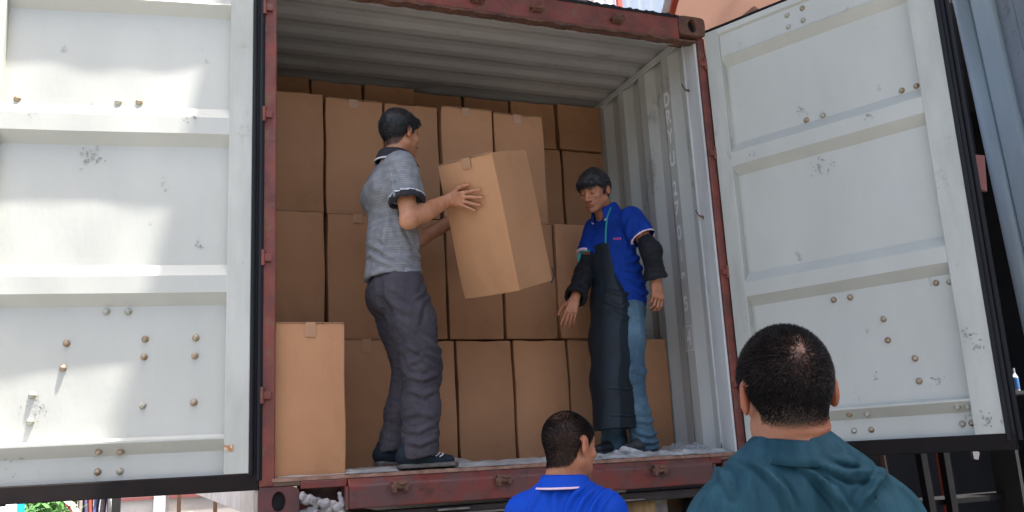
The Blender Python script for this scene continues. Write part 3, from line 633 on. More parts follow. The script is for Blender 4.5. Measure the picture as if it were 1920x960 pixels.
# leafy shrub
rs = np.random.RandomState(5); m = MB()
for k in range(900):
    c = Vector((-2.60+rs.normal()*.13, 6.5+rs.normal()*.2, -.35+rs.normal()*.30)); d = Vector(rs.normal(size=3)).normalized(); e = d.orthogonal().normalized()*rs.uniform(.018,.035); l = d*rs.uniform(.04,.08)
    m.add([c-l, c+e, c+l, c-e], [(0,1,2,3)])
shb = empty('leafy_shrub', (-2.6,6.5,-1.5), 'leafy green shrub beside the white sign under the left door', 'shrub')
child(m.build('foliage', mat('green_leaves', (.05,.16,.035), (.10,.24,.06), rough=.5, scale=9)), shb)
child(MB().tube([(-2.6,6.5,-1.5),(-2.62,6.5,-1.0),(-2.6,6.5,-.5)], [.03,.022,.015], 8).build('stem', mat('bark', (.10,.07,.05))), shb)
# clothes hanging on a rail
tag(MB().cyl((-2.55,7.2,.20),(-1.98,7.2,.20),.012,n=8).cyl((-2.53,7.2,.20),(-2.53,7.2,-1.5),.015,n=8).cyl((-2.0,7.2,.2),(-2.0,7.2,-1.5),.015,n=8).build('clothes_rail', M['steel']), 'thin steel clothes rail holding garments in the street', 'clothes rail')
cols = [((.45,.33,.28),'beige'),((.42,.05,.04),'red'),((.50,.09,.06),'bright red'),((.30,.26,.24),'taupe'),((.10,.10,.20),'navy'),((.45,.10,.07),'orange red'),((.10,.13,.32),'blue'),((.14,.12,.16),'charcoal'),((.50,.48,.50),'white')]
for i, (c, nm) in enumerate(cols):
    x = -2.49+i*.058; m = MB(); z1 = .16; z0 = -.36-.06*(i % 3); ph = i*1.3
    v = []; n = 14
    for j in range(n+1):
        z = z1+(z0-z1)*j/n
        for k in range(9):
            t = k/8; y = 7.2+(t-.5)*(.10+.24*j/n); v.append((x+.014*math.sin(5*t*3+ph+j*.2)+.010*math.sin(9*z+ph)+(.03 if k in (3,5) else 0)*0, y, z))
    f = [(j*9+k, j*9+k+1, (j+1)*9+k+1, (j+1)*9+k) for j in range(n) for k in range(8)]
    o = MB().add(v, f).build('hanging_garment', mat('cloth_'+nm.replace(' ', '_'), c, tuple(q*.6 for q in c), rough=.9, scale=8), smooth=True)
    s_ = o.modifiers.new('t', 'SOLIDIFY'); s_.thickness = .028; s_.offset = 0
    tag(o, nm+' garment hanging on the clothes rail in the street', 'garment', 'garments on the clothes rail')
tag(MB().box(-1.99,-1.90,6.9,6.99,-1.5,3.2).box(-2.02,-1.87,6.87,7.02,-1.5,-1.44).build('dark_post', M['dark']), 'dark square post right of the hanging garments', 'post')
ls = empty('light_string', (-2.0,5.8,0), 'string of tiny round bulbs on a thin cable just under the left door', 'light string')
for i in range(11):
    px_x = [-2.47,-2.42,-2.36,-2.30,-2.24,-2.13,-1.98,-1.93,-1.78,-1.60,-1.52][i]
    o = child(MB().dome((px_x,5.8,-.012-.002*(i%3)), (0,0,-1), .007, .009, n=8, rings=3).cyl((px_x,5.8,-.012),(px_x,5.8,.004),.004,n=6).build('bulb', emis('lamp_glow', (1,.97,.9), 6) if i == 0 else bpy.data.materials['lamp_glow']), ls)
m = MB(); m.tube([(-2.6+.1*k, 5.8, .004+.004*math.sin(k*1.7)) for k in range(12)], .003, 6); child(m.build('cable', M['rubber']), ls)
ht = MB().prism([(-.10,-.10),(.10,-.10),(.12,.11),(-.12,.11)], 1, -.09, .09).build('blue_crate', mat('sky_blue_plastic', (.04,.28,.50), rough=.4)); ht.location = (-1.40,8.5,-.02); tag(ht, 'small sky blue plastic crate on the white pilaster across the street', 'crate')
tag(MB().box(-1.52,-1.28,8.4,8.6,-.16,-.122).box(-1.42,-1.38,8.48,8.52,-1.5,-.16).build('crate_stand', M['greywall']), 'pale stand under the sky blue crate', 'stand')
br_ = empty('market_stall', (-1.30,7.0,-1.5), 'brown timber market stall beside the container under the left door', 'market stall')
child(MB().box(-1.34,-.9,6.6,7.6,-.62,-.58).build('stall_counter', mat('brown_timber', (.13,.06,.03), (.07,.035,.02), rough=.7, scale=6)), br_)
for x in (-1.32,-.95): child(MB().box(x-.02,x+.02,6.62,6.66,-1.5,-.12).build('stall_post', bpy.data.materials['brown_timber']), br_)
for i, (x, z, r, c) in enumerate(((-1.25,-.52,.06,(.55,.30,.05)),(-1.13,-.52,.06,(.45,.18,.04)),(-1.20,-.42,.055,(.60,.40,.10)))):
    o = MB().dome((x,6.7,z),(0,0,1),r,r,n=14).dome((x,6.7,z),(0,0,-1),r,r,n=14).build('round_gourd', mat('gourd_%s' % 'abc'[i], c, rough=.5), smooth=True)
    tag(o, ['orange gourd at the left on the stall counter','dark orange gourd at the right on the stall counter','yellow gourd resting on top of the other two'][i], 'gourd', 'gourds on the market stall')
tag(MB().box(-1.86,-1.66,8.9,9.0,-.15,-.02).box(-1.60,-1.56,8.9,9.0,-.1,-.02).build('wall_notice', mat('cream_notice', (.62,.55,.40), rough=.7)), 'cream notice board fixed low on the pale wall', 'notice')
sb_ = empty('sky_blocking_shophouses', (-1,-12,-1.5), 'unseen row of dull shophouses behind the viewer, added to block low skylight', 'building')  # unseen buildings added behind the camera to darken the container interior
child(MB().box(-14,13,-13,-12,-1.5,3.6).build('facade', mat('dull_ochre_render', (.40,.36,.31), (.30,.27,.24), rough=.9, scale=1)), sb_)
for k in range(8):
    child(MB().box(-13+k*3.3,-10.8+k*3.3,-12.02,-11.95,-1.5,1.2).build('shutter', M['steel']), sb_)
    child(MB().box(-12.7+k*3.3,-11.1+k*3.3,-12.02,-11.96,2.3,3.8).build('window', M['dark']), sb_)

# ================================================================ figures: implicit surfaces turned into meshes
_rng = np.random.RandomState(11); _LAT = _rng.rand(32, 32, 32).astype(np.float32)*2-1
def vn(P):
    """value noise on Nx3 points"""
    P = np.asarray(P, np.float32); i = np.floor(P).astype(np.int64); f = P-i; f = f*f*(3-2*f); i0 = i & 31; i1 = (i+1) & 31
    x0, y0, z0 = i0.T; x1, y1, z1 = i1.T; fx, fy, fz = f.T; L = _LAT
    a = L[x0,y0,z0]*(1-fx)+L[x1,y0,z0]*fx; b = L[x0,y1,z0]*(1-fx)+L[x1,y1,z0]*fx
    c = L[x0,y0,z1]*(1-fx)+L[x1,y0,z1]*fx; d = L[x0,y1,z1]*(1-fx)+L[x1,y1,z1]*fx
    return (a*(1-fy)+b*fy)*(1-fz)+(c*(1-fy)+d*fy)*fz
def V3(*a): return np.array(a, float)
def unit(v): v = np.asarray(v, float); return v/np.linalg.norm(v)
class Vol:
    def __init__(s, lo, hi, h):
        s.lo = np.asarray(lo, float); s.h = h; s.n = (np.ceil((np.asarray(hi)-s.lo)/h)+1).astype(int)
        s.f = np.full(tuple(s.n), 1.0, np.float32)
    def loc(s, mn, mx):
        a = np.clip(np.floor((mn-s.lo)/s.h).astype(int)-1, 0, s.n); b = np.clip(np.ceil((mx-s.lo)/s.h).astype(int)+2, 0, s.n)
        if (b <= a).any(): return None, None
        ax = [(s.lo[i]+s.h*np.arange(a[i], b[i])).astype(np.float32) for i in range(3)]
        return tuple(slice(a[i], b[i]) for i in range(3)), (ax[0][:,None,None], ax[1][None,:,None], ax[2][None,None,:])
    def mixin(s, sl, d, k, op):
        f = s.f[sl]
        if op == 'add':
            if k > 0:
                h = np.clip(.5+.5*(f-d)/k, 0, 1); s.f[sl] = f*(1-h)+d*h-k*h*(1-h)
            else: s.f[sl] = np.minimum(f, d)
        else:
            if k > 0:
                h = np.clip(.5-.5*(f+d)/k, 0, 1); s.f[sl] = f*(1-h)+(-d)*h+k*h*(1-h)
            else: s.f[sl] = np.maximum(f, -d)
    def cap(s, a, b, ra, rb=None, k=.02, flat=None, op='add'):
        a = np.asarray(a, float); b = np.asarray(b, float); rb = ra if rb is None else rb
        c = 1.0
        if flat is not None: fd = unit(flat[0]); c = flat[1]
        pad = max(ra, rb)*max(1, c)+k+3*s.h
        sl, g = s.loc(np.minimum(a, b)-pad, np.maximum(a, b)+pad)
        if sl is None: return s
        px, py, pz = g[0]-a[0], g[1]-a[1], g[2]-a[2]; ab = b-a
        if flat is not None:
            q = (px*fd[0]+py*fd[1]+pz*fd[2])*(1/c-1); px = px+q*fd[0]; py = py+q*fd[1]; pz = pz+q*fd[2]; ab = ab+fd*(ab@fd)*(1/c-1)
        t = np.clip((px*ab[0]+py*ab[1]+pz*ab[2])/max(ab@ab, 1e-9), 0, 1)
        d = np.sqrt((px-t*ab[0])**2+(py-t*ab[1])**2+(pz-t*ab[2])**2)-(ra+(rb-ra)*t)
        s.mixin(sl, d, k, op); return s
    def ell(s, c, r, F=None, k=.02, op='add'):
        c = np.asarray(c, float); r = np.asarray(r, float); pad = r.max()+k+3*s.h
        sl, g = s.loc(c-pad, c+pad)
        if sl is None: return s
        p = [g[0]-c[0], g[1]-c[1], g[2]-c[2]]
        if F is not None: p = [p[0]*F[0,i]+p[1]*F[1,i]+p[2]*F[2,i] for i in range(3)]
        k0 = np.sqrt((p[0]/r[0])**2+(p[1]/r[1])**2+(p[2]/r[2])**2); k1 = np.sqrt((p[0]/r[0]**2)**2+(p[1]/r[1]**2)**2+(p[2]/r[2]**2)**2)
        s.mixin(sl, k0*(k0-1)/np.maximum(k1, 1e-6), k, op); return s
    def cut(s, pt, n, rad=None, k=0):
        """remove everything on the +n side of a plane, within rad of the point"""
        pt = np.asarray(pt, float); n = unit(n)
        if rad is None: sl, g = s.loc(s.lo, s.lo+s.h*s.n)
        else: sl, g = s.loc(pt-rad, pt+rad)
        d = (g[0]-pt[0])*n[0]+(g[1]-pt[1])*n[1]+(g[2]-pt[2])*n[2]
        s.f[sl] = np.maximum(s.f[sl], d.astype(np.float32)); return s
    def chain(s, pts, rs, k=.02, flat=None):
        for i in range(len(pts)-1): s.cap(pts[i], pts[i+1], rs[i], rs[i+1], k, flat)
        return s
    def surf(s, smooth=1):
        f = s.f; f[0,:,:] = f[-1,:,:] = 1; f[:,0,:] = f[:,-1,:] = 1; f[:,:,0] = f[:,:,-1] = 1
        ins = f < 0; nx, ny, nz = f.shape
        cnt = np.zeros((nx-1, ny-1, nz-1), np.int8)
        C8 = [(i,j,k) for i in (0,1) for j in (0,1) for k in (0,1)]
        for i,j,k in C8: cnt += ins[i:nx-1+i, j:ny-1+j, k:nz-1+k]
        I = np.argwhere((cnt > 0) & (cnt < 8)); idx = np.full(cnt.shape, -1, np.int32); idx[tuple(I.T)] = np.arange(len(I))
        val = np.stack([f[I[:,0]+i, I[:,1]+j, I[:,2]+k] for i,j,k in C8], 1)
        acc = np.zeros((len(I), 3)); num = np.zeros(len(I))
        for a in range(8):
            for b in range(a+1, 8):
                ca, cb = np.array(C8[a]), np.array(C8[b])
                if np.abs(ca-cb).sum() != 1: continue
                m = (val[:,a] < 0) != (val[:,b] < 0); t = np.where(m, val[:,a]/np.where(m, val[:,a]-val[:,b], 1), 0)
                acc += m[:,None]*(ca+t[:,None]*(cb-ca)); num += m
        V = s.lo+s.h*(I+acc/num[:,None]); Q = []
        for ax in range(3):
            o = [0,0,0]; o[ax] = 1; A = ins[:nx-o[0], :ny-o[1], :nz-o[2]]; B = ins[o[0]:, o[1]:, o[2]:]
            E = np.argwhere(A != B); b_, c_ = [(1,2),(2,0),(0,1)][ax]
            ok = (E[:,b_] > 0) & (E[:,c_] > 0) & (E[:,b_] < f.shape[b_]-1) & (E[:,c_] < f.shape[c_]-1); E = E[ok]
            db = np.zeros(3, int); db[b_] = 1; dc = np.zeros(3, int); dc[c_] = 1
            q = np.stack([idx[tuple((E-db-dc).T)], idx[tuple((E-dc).T)], idx[tuple(E.T)], idx[tuple((E-db).T)]], 1)
            fl = ~A[tuple(E.T)]; q[fl] = q[fl][:, ::-1]; Q.append(q)
        Q = np.concatenate(Q)
        for _ in range(smooth):
            S = np.zeros_like(V); n = np.zeros(len(V))
            for a in range(4):
                for b in ((a+1) % 4, (a+3) % 4): np.add.at(S, Q[:,a], V[Q[:,b]]); np.add.at(n, Q[:,a], 1)
            V = V*.45+.55*S/n[:,None]
        return V, Q
def normals(V, Q):
    a = np.cross(V[Q[:,2]]-V[Q[:,0]], V[Q[:,3]]-V[Q[:,1]]); N = np.zeros_like(V)
    for i in range(4): np.add.at(N, Q[:,i], a)
    return N/np.maximum(np.linalg.norm(N, axis=1), 1e-12)[:,None]
def segdist(P, a, b, drop=None):
    a = np.asarray(a, float); b = np.asarray(b, float); p = P-a; ab = b-a
    if drop is not None: dr = unit(drop); p = p-(p@dr)[:,None]*dr; ab = ab-(ab@dr)*dr
    t = np.clip((p@ab)/max(ab@ab, 1e-9), 0, 1); return np.linalg.norm(p-t[:,None]*ab, axis=1), t
def folds(V, Q, lines, drop=None, mask=None):
    """lines: (points, width, height): cloth ridges (height>0) or creases (<0)"""
    N = normals(V, Q); D = np.zeros(len(V))
    for pts, w, h in lines:
        best = np.full(len(V), 9.); n = len(pts)-1; tt = np.zeros(len(V))
        for i in range(n):
            d, t = segdist(V, pts[i], pts[i+1], drop); m = d < best; best[m] = d[m]; tt[m] = (i+t[m])/n
        taper = np.sin(np.clip(tt*.9+.05, 0, 1)*math.pi)**.5
        x = best/w; D += h*taper*(np.exp(-x**2)-.45*np.exp(-((x-1.6)/.7)**2))
    if mask is not None: D *= mask(V, N)
    return V+N*D[:,None]
def drape(V, Q, amp, scale, axis=(0,0,1), stretch=2.5, seed=0, ridged=True, dirn=None):
    N = normals(V, Q); a = unit(axis); P = V-(V@a)[:,None]*a*(1-1/stretch)
    if dirn is not None: P = P+np.outer(V@a, dirn)
    n1 = vn(P*scale+seed*3.7); n2 = vn(P*scale*2.1+seed*1.3+9)
    n = (1-np.abs(n1)*2)*.7+(1-np.abs(n2)*2)*.3 if ridged else n1*.7+n2*.3
    return V+N*(amp*n)[:,None]
def part(name, VQ, m, parent, label=None, col=None):
    V, Q = VQ; me = mesh_np(name, V, Q)
    if col is not None:
        at = me.color_attributes.new('tint', 'FLOAT_COLOR', 'POINT'); c = np.ones((len(V), 4), np.float32); c[:,:3] = col
        if len(me.vertices) == len(V): at.data.foreach_set('color', c.ravel())
    o = link(name, me, m, None, smooth=True)
    if parent is not None:
        o.parent = parent; o.matrix_parent_inverse = Matrix.Translation(-Vector(parent.location))
    if label: o['label'] = label
    return o
def join(*L):
    V = []; Q = []; b = 0
    for v, q in L: V.append(v); Q.append(q+b); b += len(v)
    return np.concatenate(V), np.concatenate(Q)
def frame(fwd, up=(0,0,1), roll=0):
    f = unit(fwd); r = unit(np.cross(f, up)); u = np.cross(r, f)
    if roll: c, s_ = math.cos(roll), math.sin(roll); r, u = r*c+u*s_, -r*s_+u*c
    return np.stack([r, f, u], 1)          # columns: right, forward, up
# ---- skin material reading the vertex tint
def skin_mat(name, base, rough=.5):
    m = mat(name, base, tuple(c*.86 for c in base), rough=rough, scale=22, c3=(base[0]*.80, base[1]*.66, base[2]*.62), s3=11, t3=(.48,.68), bump=.4, bscale=260, sss=.12, spec=.4, bdist=.001)
    t = m.node_tree; P = t.nodes['Principled BSDF']; l = P.inputs['Base Color'].links[0]; src = l.from_socket
    a = t.nodes.new('ShaderNodeAttribute'); a.attribute_name = 'tint'; x = t.nodes.new('ShaderNodeMix'); x.data_type = 'RGBA'; x.blend_type = 'MULTIPLY'; x.inputs[0].default_value = 1
    t.links.new(src, x.inputs[6]); t.links.new(a.outputs['Color'], x.inputs[7]); t.links.new(x.outputs[2], P.inputs['Base Color']); return m
def head_vol(vol, c, F, s=1.0, eyes_closed=True, jawtuck=0.0):
    def T(x, y, z): return c+F@(V3(x, y, z)*s)
    def E(x, y, z, r, k=.02, op='add', G=None): vol.ell(T(x,y,z), V3(*r)*s, F if G is None else F@G, k, op)
    def K(a, b, ra, rb, k=.012, op='add'): vol.cap(T(*a), T(*b), ra*s, rb*s, k, None, op)
    E(0,-.016,.030,(.0745,.094,.086)); E(0,.030,.026,(.062,.056,.062),.03)
    E(0,.040,-.035,(.056,.050,.062),.02); E(0,.015,-.055,(.056,.055,.045),.02)
    for x in (-1,1):
        K((x*.052,.000,-.055),(x*.020,.062,-.094),.017,.016,.022)
        E(x*.042,.062,-.022,(.020,.018,.016),.014)
    E(0,.074,-.100,(.021,.017,.016),.016)
    K((-.030,.080,.016),(.030,.080,.016),.0105,.0105,.012)
    for x in (-1,1): E(x*.032,.103,-.001,(.017,.014,.011),.010,'sub'); E(x*.031,.0775,-.002,(.0135,.0125,.0115),.003)
    K((0,.088,.004),(0,.106,-.034),.0070,.0100,.008); E(0,.108,-.037,(.0105,.0095,.0090),.006)
    for x in (-1,1): E(x*.0125,.099,-.041,(.0075,.0090,.0070),.005)
    K((-.018,.088,-.061),(.018,.088,-.061),.0050,.0050,.006); K((-.015,.087,-.071),(.015,.087,-.071),.0062,.0062,.005)
    E(0,.084,-.066,(.026,.016,.010),.012); K((-.021,.0985,-.0655),(.021,.0985,-.0655),.0022,.0022,.003,'sub')
    for x in (-1,1):
        a = x*.25; G = np.array([[math.cos(a),-math.sin(a),0],[math.sin(a),math.cos(a),0],[0,0,1]])
        b = -.20; Gx = np.array([[1,0,0],[0,math.cos(b),-math.sin(b)],[0,math.sin(b),math.cos(b)]])
        E(x*.0785,-.012,-.004,(.0085,.0185,.031),.006,'add',G@Gx); E(x*.0900,-.006,-.001,(.0075,.0105,.0175),.004,'sub',G@Gx)
        K((x*.083,-.025,.012),(x*.0845,-.020,-.018),.0045,.0040,.004)
    return T
def tint_head(V, c, F, s, brow=(.16,.13,.12), stubble=.0, scalp=None, hairline=None, lid=True):
    L = ((V-c)@F)/s; x, y, z = L.T; col = np.ones((len(V), 3))
    near = (np.abs(L) < .16).all(1)
    def put(m, cc, w=1.0):
        m = np.clip(m, 0, 1)*w*near; col[:] = col*(1-m[:,None])+np.array(cc)*m[:,None]
    ax = np.abs(x)
    if stubble: put(np.clip((.0-z-.035)/.03, 0, 1)*(y > .0)*np.clip((y-.0)/.04, 0, 1), (.62,.60,.60), stubble)
    lip = (np.exp(-((ax/.023)**4))*np.exp(-(((z+.066)/.0095)**4)))*(y > .07); put(lip, (.80,.58,.56), .7)
    put(np.exp(-((z+.0655)/.0022)**2)*(ax < .024)*(y > .07), (.38,.24,.22), .7)
    put(np.exp(-(((ax-.031)/.0165)**4))*np.exp(-(((z-.0195-.10*(.031-ax)*0)/.0048)**2))*(y > .06), brow, .85)
    if lid:
        put(np.exp(-(((ax-.031)/.014)**4))*np.exp(-(((z+.0065)/.0030)**2))*(y > .06), (.10,.07,.06), .95)
        put(np.exp(-(((ax-.031)/.018)**4))*np.exp(-(((z-.002)/.011)**2))*(y > .06), (.72,.62,.60), .5)
    put(np.exp(-(((ax-.0095)/.004)**2))*np.exp(-(((z+.0465)/.0028)**2))*(y > .09), (.25,.14,.12), .9)
    put((ax > .074)*np.exp(-((z+.002)/.03)**4), (1.08,.80,.76), .5)
    if scalp is not None:
        m = scalp(L); put(m, hairline or (.042,.042,.048))
    return col
HZ = np.array([[-.14,-.072],[-.09,-.080],[-.055,-.072],[-.036,-.045],[-.024,-.006],[-.010,.018],[.004,.012],[.013,-.012],[.022,.010],[.038,.030],[.052,.048],[.070,.058],[.10,.062],[.13,.062]])
def hair_region(L, soft=.004, HZ_=HZ): return np.clip((L[:,2]-np.interp(L[:,1], HZ_[:,0], HZ_[:,1]))/soft+.5, 0, 1)
def hair_shell(c, F, s, h=.0028, thick=.012, HZ_=HZ, extra=None, amp=.0025, seed=1):
    r = .15*s; vol = Vol(c-r, c+r, h)
    ax = [vol.lo[i]+vol.h*np.arange(vol.n[i]) for i in range(3)]
    vol.ell(c+F@(V3(0,-.018,.034)*s), V3(.0745+thick*.8,.094+thick,.086+thick)*s, F, 0)
    vol.ell(c+F@(V3(0,.034,.030)*s), V3(.062+thick*.8,.056+thick,.062+thick*.9)*s, F, .03)
    if extra: extra(vol)
    G = np.stack(np.meshgrid(*ax, indexing='ij'), -1).reshape(-1, 3); L = ((G-c)@F)/s
    lim = (np.interp(L[:,1], HZ_[:,0], HZ_[:,1])-L[:,2])*s*.8
    vol.f = np.maximum(vol.f.ravel(), lim.astype(np.float32)).reshape(vol.f.shape)
    V, Q = vol.surf(1); N = normals(V, Q); Lv = ((V-c)@F)/s
    V = V+N*(amp*vn(Lv*np.array([160, 60, 90])+seed)+amp*1.2*vn(Lv*np.array([50,25,40])+seed*2))[:,None]
    return V, Q
def blades(V, Q, n, length, width, flow, c, F, dens=None, lift=.6, seed=0, jit=.35, lf=None):
    rs = np.random.RandomState(seed); N = normals(V, Q)
    i = rs.randint(0, len(Q), n); w = rs.rand(n, 4); w /= w.sum(1)[:,None]
    P = (V[Q[i]]*w[:,:,None]).sum(1); NN = (N[Q[i]]*w[:,:,None]).sum(1)
    L = (P-c)@F
    if dens is not None: keep = rs.rand(n) < dens(L); P, NN, L = P[keep], NN[keep], L[keep]
    m = len(P); fl = flow(L)@F.T
    D = NN*lift+fl+rs.normal(size=(m,3))*jit*.5; D /= np.linalg.norm(D, axis=1)[:,None]
    Sd = np.cross(D, rs.normal(size=(m,3))); Sd /= np.linalg.norm(Sd, axis=1)[:,None]
    l = length*rs.uniform(.6,1.15,m)[:,None]*(1 if lf is None else lf(L)[:,None]); wd = width*.5
    Vb = np.stack([P-Sd*wd-NN*.002, P+Sd*wd-NN*.002, P+D*l*.6+Sd*wd*.6, P+D*l], 1).reshape(-1, 3)
    k = np.arange(m)*4; return Vb, np.stack([k, k+1, k+2, k+3], 1)
def hand(vol, wrist, f, n, side, curls, spread, thumb, s=1.0, tips=None):
    """f: wrist to knuckles, n: back of the hand, side: +1/-1 puts the thumb along +/- cross(f,n)"""
    f = unit(f); n = unit(np.asarray(n, float)-f*(np.asarray(n, float)@f)); sd = np.cross(f, n)*side
    def T(a, b, c_): return wrist+f*a*s+sd*b*s+n*c_*s
    offs = (.029,.010,-.010,-.028); kn = (.088,.091,.086,.077); lens = ((.043,.026,.021),(.047,.030,.022),(.043,.028,.021),(.034,.021,.018)); rad = (.0092,.0095,.0090,.0080)
    for i in range(4):
        vol.cap(T(.006,offs[i]*.55,0), T(kn[i],offs[i],.002), .0150*s, .0108*s, .012)
        vol.ell(T(kn[i],offs[i],.006), V3(.009,.009,.009)*s, None, .006)
    vol.cap(T(.02,.0,-.004), T(.065,.0,-.006), .017*s, .013*s, .012, (sd, 1.7))
    out = []
    for i in range(4):
        a = spread[i]; d = f*math.cos(a)+sd*math.sin(a); p = T(kn[i],offs[i],.001); ang = 0; q = [p]
        for j in range(3):
            ang += curls[i][j]; v = d*math.cos(ang)-n*math.sin(ang); e = p+v*lens[i][j]*s
            r0 = rad[i]*(1-.10*j)*s; r1 = rad[i]*(1-.10*(j+1))*s
            vol.cap(p, e, r0, r1, .0035); vol.ell(e-v*.001, V3(1,1,1)*r1*1.06, None, .002); p = e; q.append(e)
        out.append(q)
    p = T(.022,.026,-.006); p0 = p
    for j, (dv, ln) in enumerate(zip(thumb, (.044,.033,.027))):
        v = unit(f*dv[0]+sd*dv[1]+n*dv[2]); e = p+v*ln*s; vol.cap(p, e, (.0150,.0115,.0098)[j]*s, (.0115,.0100,.0082)[j]*s, .006); p = e
    return out
def shoe(heel, toe, wid, m, sm, parent, hgt=.075, up=(0,0,1), label=None, sole_h=.022):
    heel = np.asarray(heel, float); toe = np.asarray(toe, float); d = unit(toe-heel); sd = np.cross(d, up); L_ = np.linalg.norm(toe-heel)
    z = np.array([0,0,1.])
    def T(a, b, c): return heel+d*a*L_+sd*b+z*c
    lo = np.minimum(heel, toe)-.09; hi = np.maximum(heel, toe)+.16; v = Vol(lo, hi, .004)
    r = .036
    v.cap(T(.13,0,sole_h+.026), T(.30,0,sole_h+.028), .034,.034,.02); v.cap(T(.30,0,sole_h+.028), T(.86,0,sole_h+.012), .036,.022,.03,(sd,1.25))
    v.cap(T(.14,0,.06), T(.20,0,hgt+.02), .034,.036,.02); v.cap(T(.3,0,.055), T(.55,0,.035), .032,.030,.03)
    v.cut(heel+z*sole_h*.8, -z)
    part('shoe', v.surf(1), m, parent, label)
    w = Vol(lo, hi, .004); w.cap(T(.14,0,sole_h*.5), T(.88,0,sole_h*.5), .034,.034,.0,(sd,1.18)); w.cut(heel+z*sole_h, z); w.cut(heel+z*.001, -z)
    part('shoe_sole', w.surf(1), sm, parent)
def collar(c, fwd, up, rx, ry, hgt, fall, m, parent, gap=.35, trim=None, flare=.022, label=None, name='collar', spread=.030, nn=64):
    F = frame(fwd, up); rows = [(0,-.012),(.0,hgt*.5),(.002,hgt),(.008,hgt+.004),(.015,hgt-.004),(flare*.6+.012,hgt-fall*.5),(flare+.012,hgt-fall*.86),(flare+.0145,hgt-fall)]
    V = []; Q = []; mi = []
    for i in range(nn+1):
        a = gap+(2*math.pi-2*gap)*i/nn; fr = max(0, math.cos(a))**2          # 1 near the opening
        for j, (o, z) in enumerate(rows):
            rr = o; zz = z-(fall*.28*fr if j >= 5 else 0)-hgt*.32*fr*(1 if j >= 1 else .2)
            V.append(c+F@V3(math.sin(a)*(rx+rr+(spread*fr*.4 if j >= 5 else 0)), math.cos(a)*(ry+rr+(spread*fr if j >= 5 else 0)), zz))
    k = len(rows)
    for i in range(nn):
        for j in range(k-1): Q.append((i*k+j, i*k+j+1, (i+1)*k+j+1, (i+1)*k+j)); mi.append(1 if (trim and j == k-2) else 0)
    me = mesh_np(name, np.array(V), np.array(Q)); o = link(name, me, [m]+([trim] if trim else []), None, smooth=True)
    if trim: me.polygons.foreach_set('material_index', mi)
    s_ = o.modifiers.new('t', 'SOLIDIFY'); s_.thickness = .0035; s_.offset = 0
    if parent is not None: o.parent = parent; o.matrix_parent_inverse = Matrix.Translation(-Vector(parent.location))
    return o
def sleeve(v, sh, el, caps, cutf, rin, k=.03):
    w = Vol(v.lo, v.lo+v.h, v.h); w.n = v.n; w.f = np.full_like(v.f, 1.0); d = el-sh
    for (a, b, ra, rb) in caps: w.cap(sh+d*a, sh+d*b, ra, rb, .02)
    e = sh+d*cutf; w.cut(e, d)
    if rin: w.cap(e-d*.10, e+d*.3, rin, rin+.001, 0, None, 'sub')
    h = np.clip(.5+.5*(v.f-w.f)/k, 0, 1); v.f = (v.f*(1-h)+w.f*h-k*h*(1-h)).astype(np.float32)
def bands(o, V, Q, mats, fn):
    for m_ in mats: o.data.materials.append(m_)
    c = V[Q].mean(1); o.data.polygons.foreach_set('material_index', fn(c).astype(np.int32)); o.data.update()
def armband(c, arms, lo, hi, rad=.12, mid=None):
    r = np.zeros(len(c))
    for sh, el in arms:
        d = unit(el-sh); L_ = np.linalg.norm(el-sh); t = (c-sh)@d/L_; q = np.linalg.norm(c-sh-np.outer((c-sh)@d, d), axis=1); o_ = unit((sh-mid)*np.array([1,1,0])); g_ = (c-sh)@o_-t*L_*(d@o_); r = np.where((t > lo) & (t <= hi) & (q < rad) & (g_ > -.045), 1, r)
    return r > 0
def ring(center, axis, r, w, m, parent, name, flat=None, th=.003, nn=48, c=1.0, tilt=None):
    ax_ = unit(axis); e = unit(flat) if flat is not None else unit(np.cross(ax_, (0,0,1))); e = unit(e-ax_*(e@ax_)); g = np.cross(ax_, e); V = []; Q = []
    for i in range(nn):
        a = 2*math.pi*i/nn
        for (dr, dz) in ((0,-w/2),(th,-w/2),(th,w/2),(0,w/2)): V.append(center+(e*math.cos(a)*c+g*math.sin(a))*(r+dr)+ax_*dz)
    for i in range(nn):
        j = (i+1) % nn
        for k in range(4): Q.append((i*4+k, i*4+(k+1) % 4, j*4+(k+1) % 4, j*4+k))
    return part(name, (np.array(V), np.array(Q)), m, parent)
def person(loc, label): return empty('person', loc, label, 'person')
skinA = skin_mat('skin_tan', (.48,.230,.128)); skinB = skin_mat('skin_brown', (.40,.175,.095)); skinC = skin_mat('skin_warm', (.36,.155,.085)); skinD = skin_mat('skin_deep_tan', (.25,.098,.050))
hairM = mat('black_hair', (.006,.006,.008), (.016,.015,.017), rough=.42, scale=60, stretch=(1,1,.3), bump=.7, bscale=260, spec=.5)
hairB = mat('short_black_bristle', (.007,.006,.007), (.015,.013,.013), spec=.25, rough=.55, scale=40)
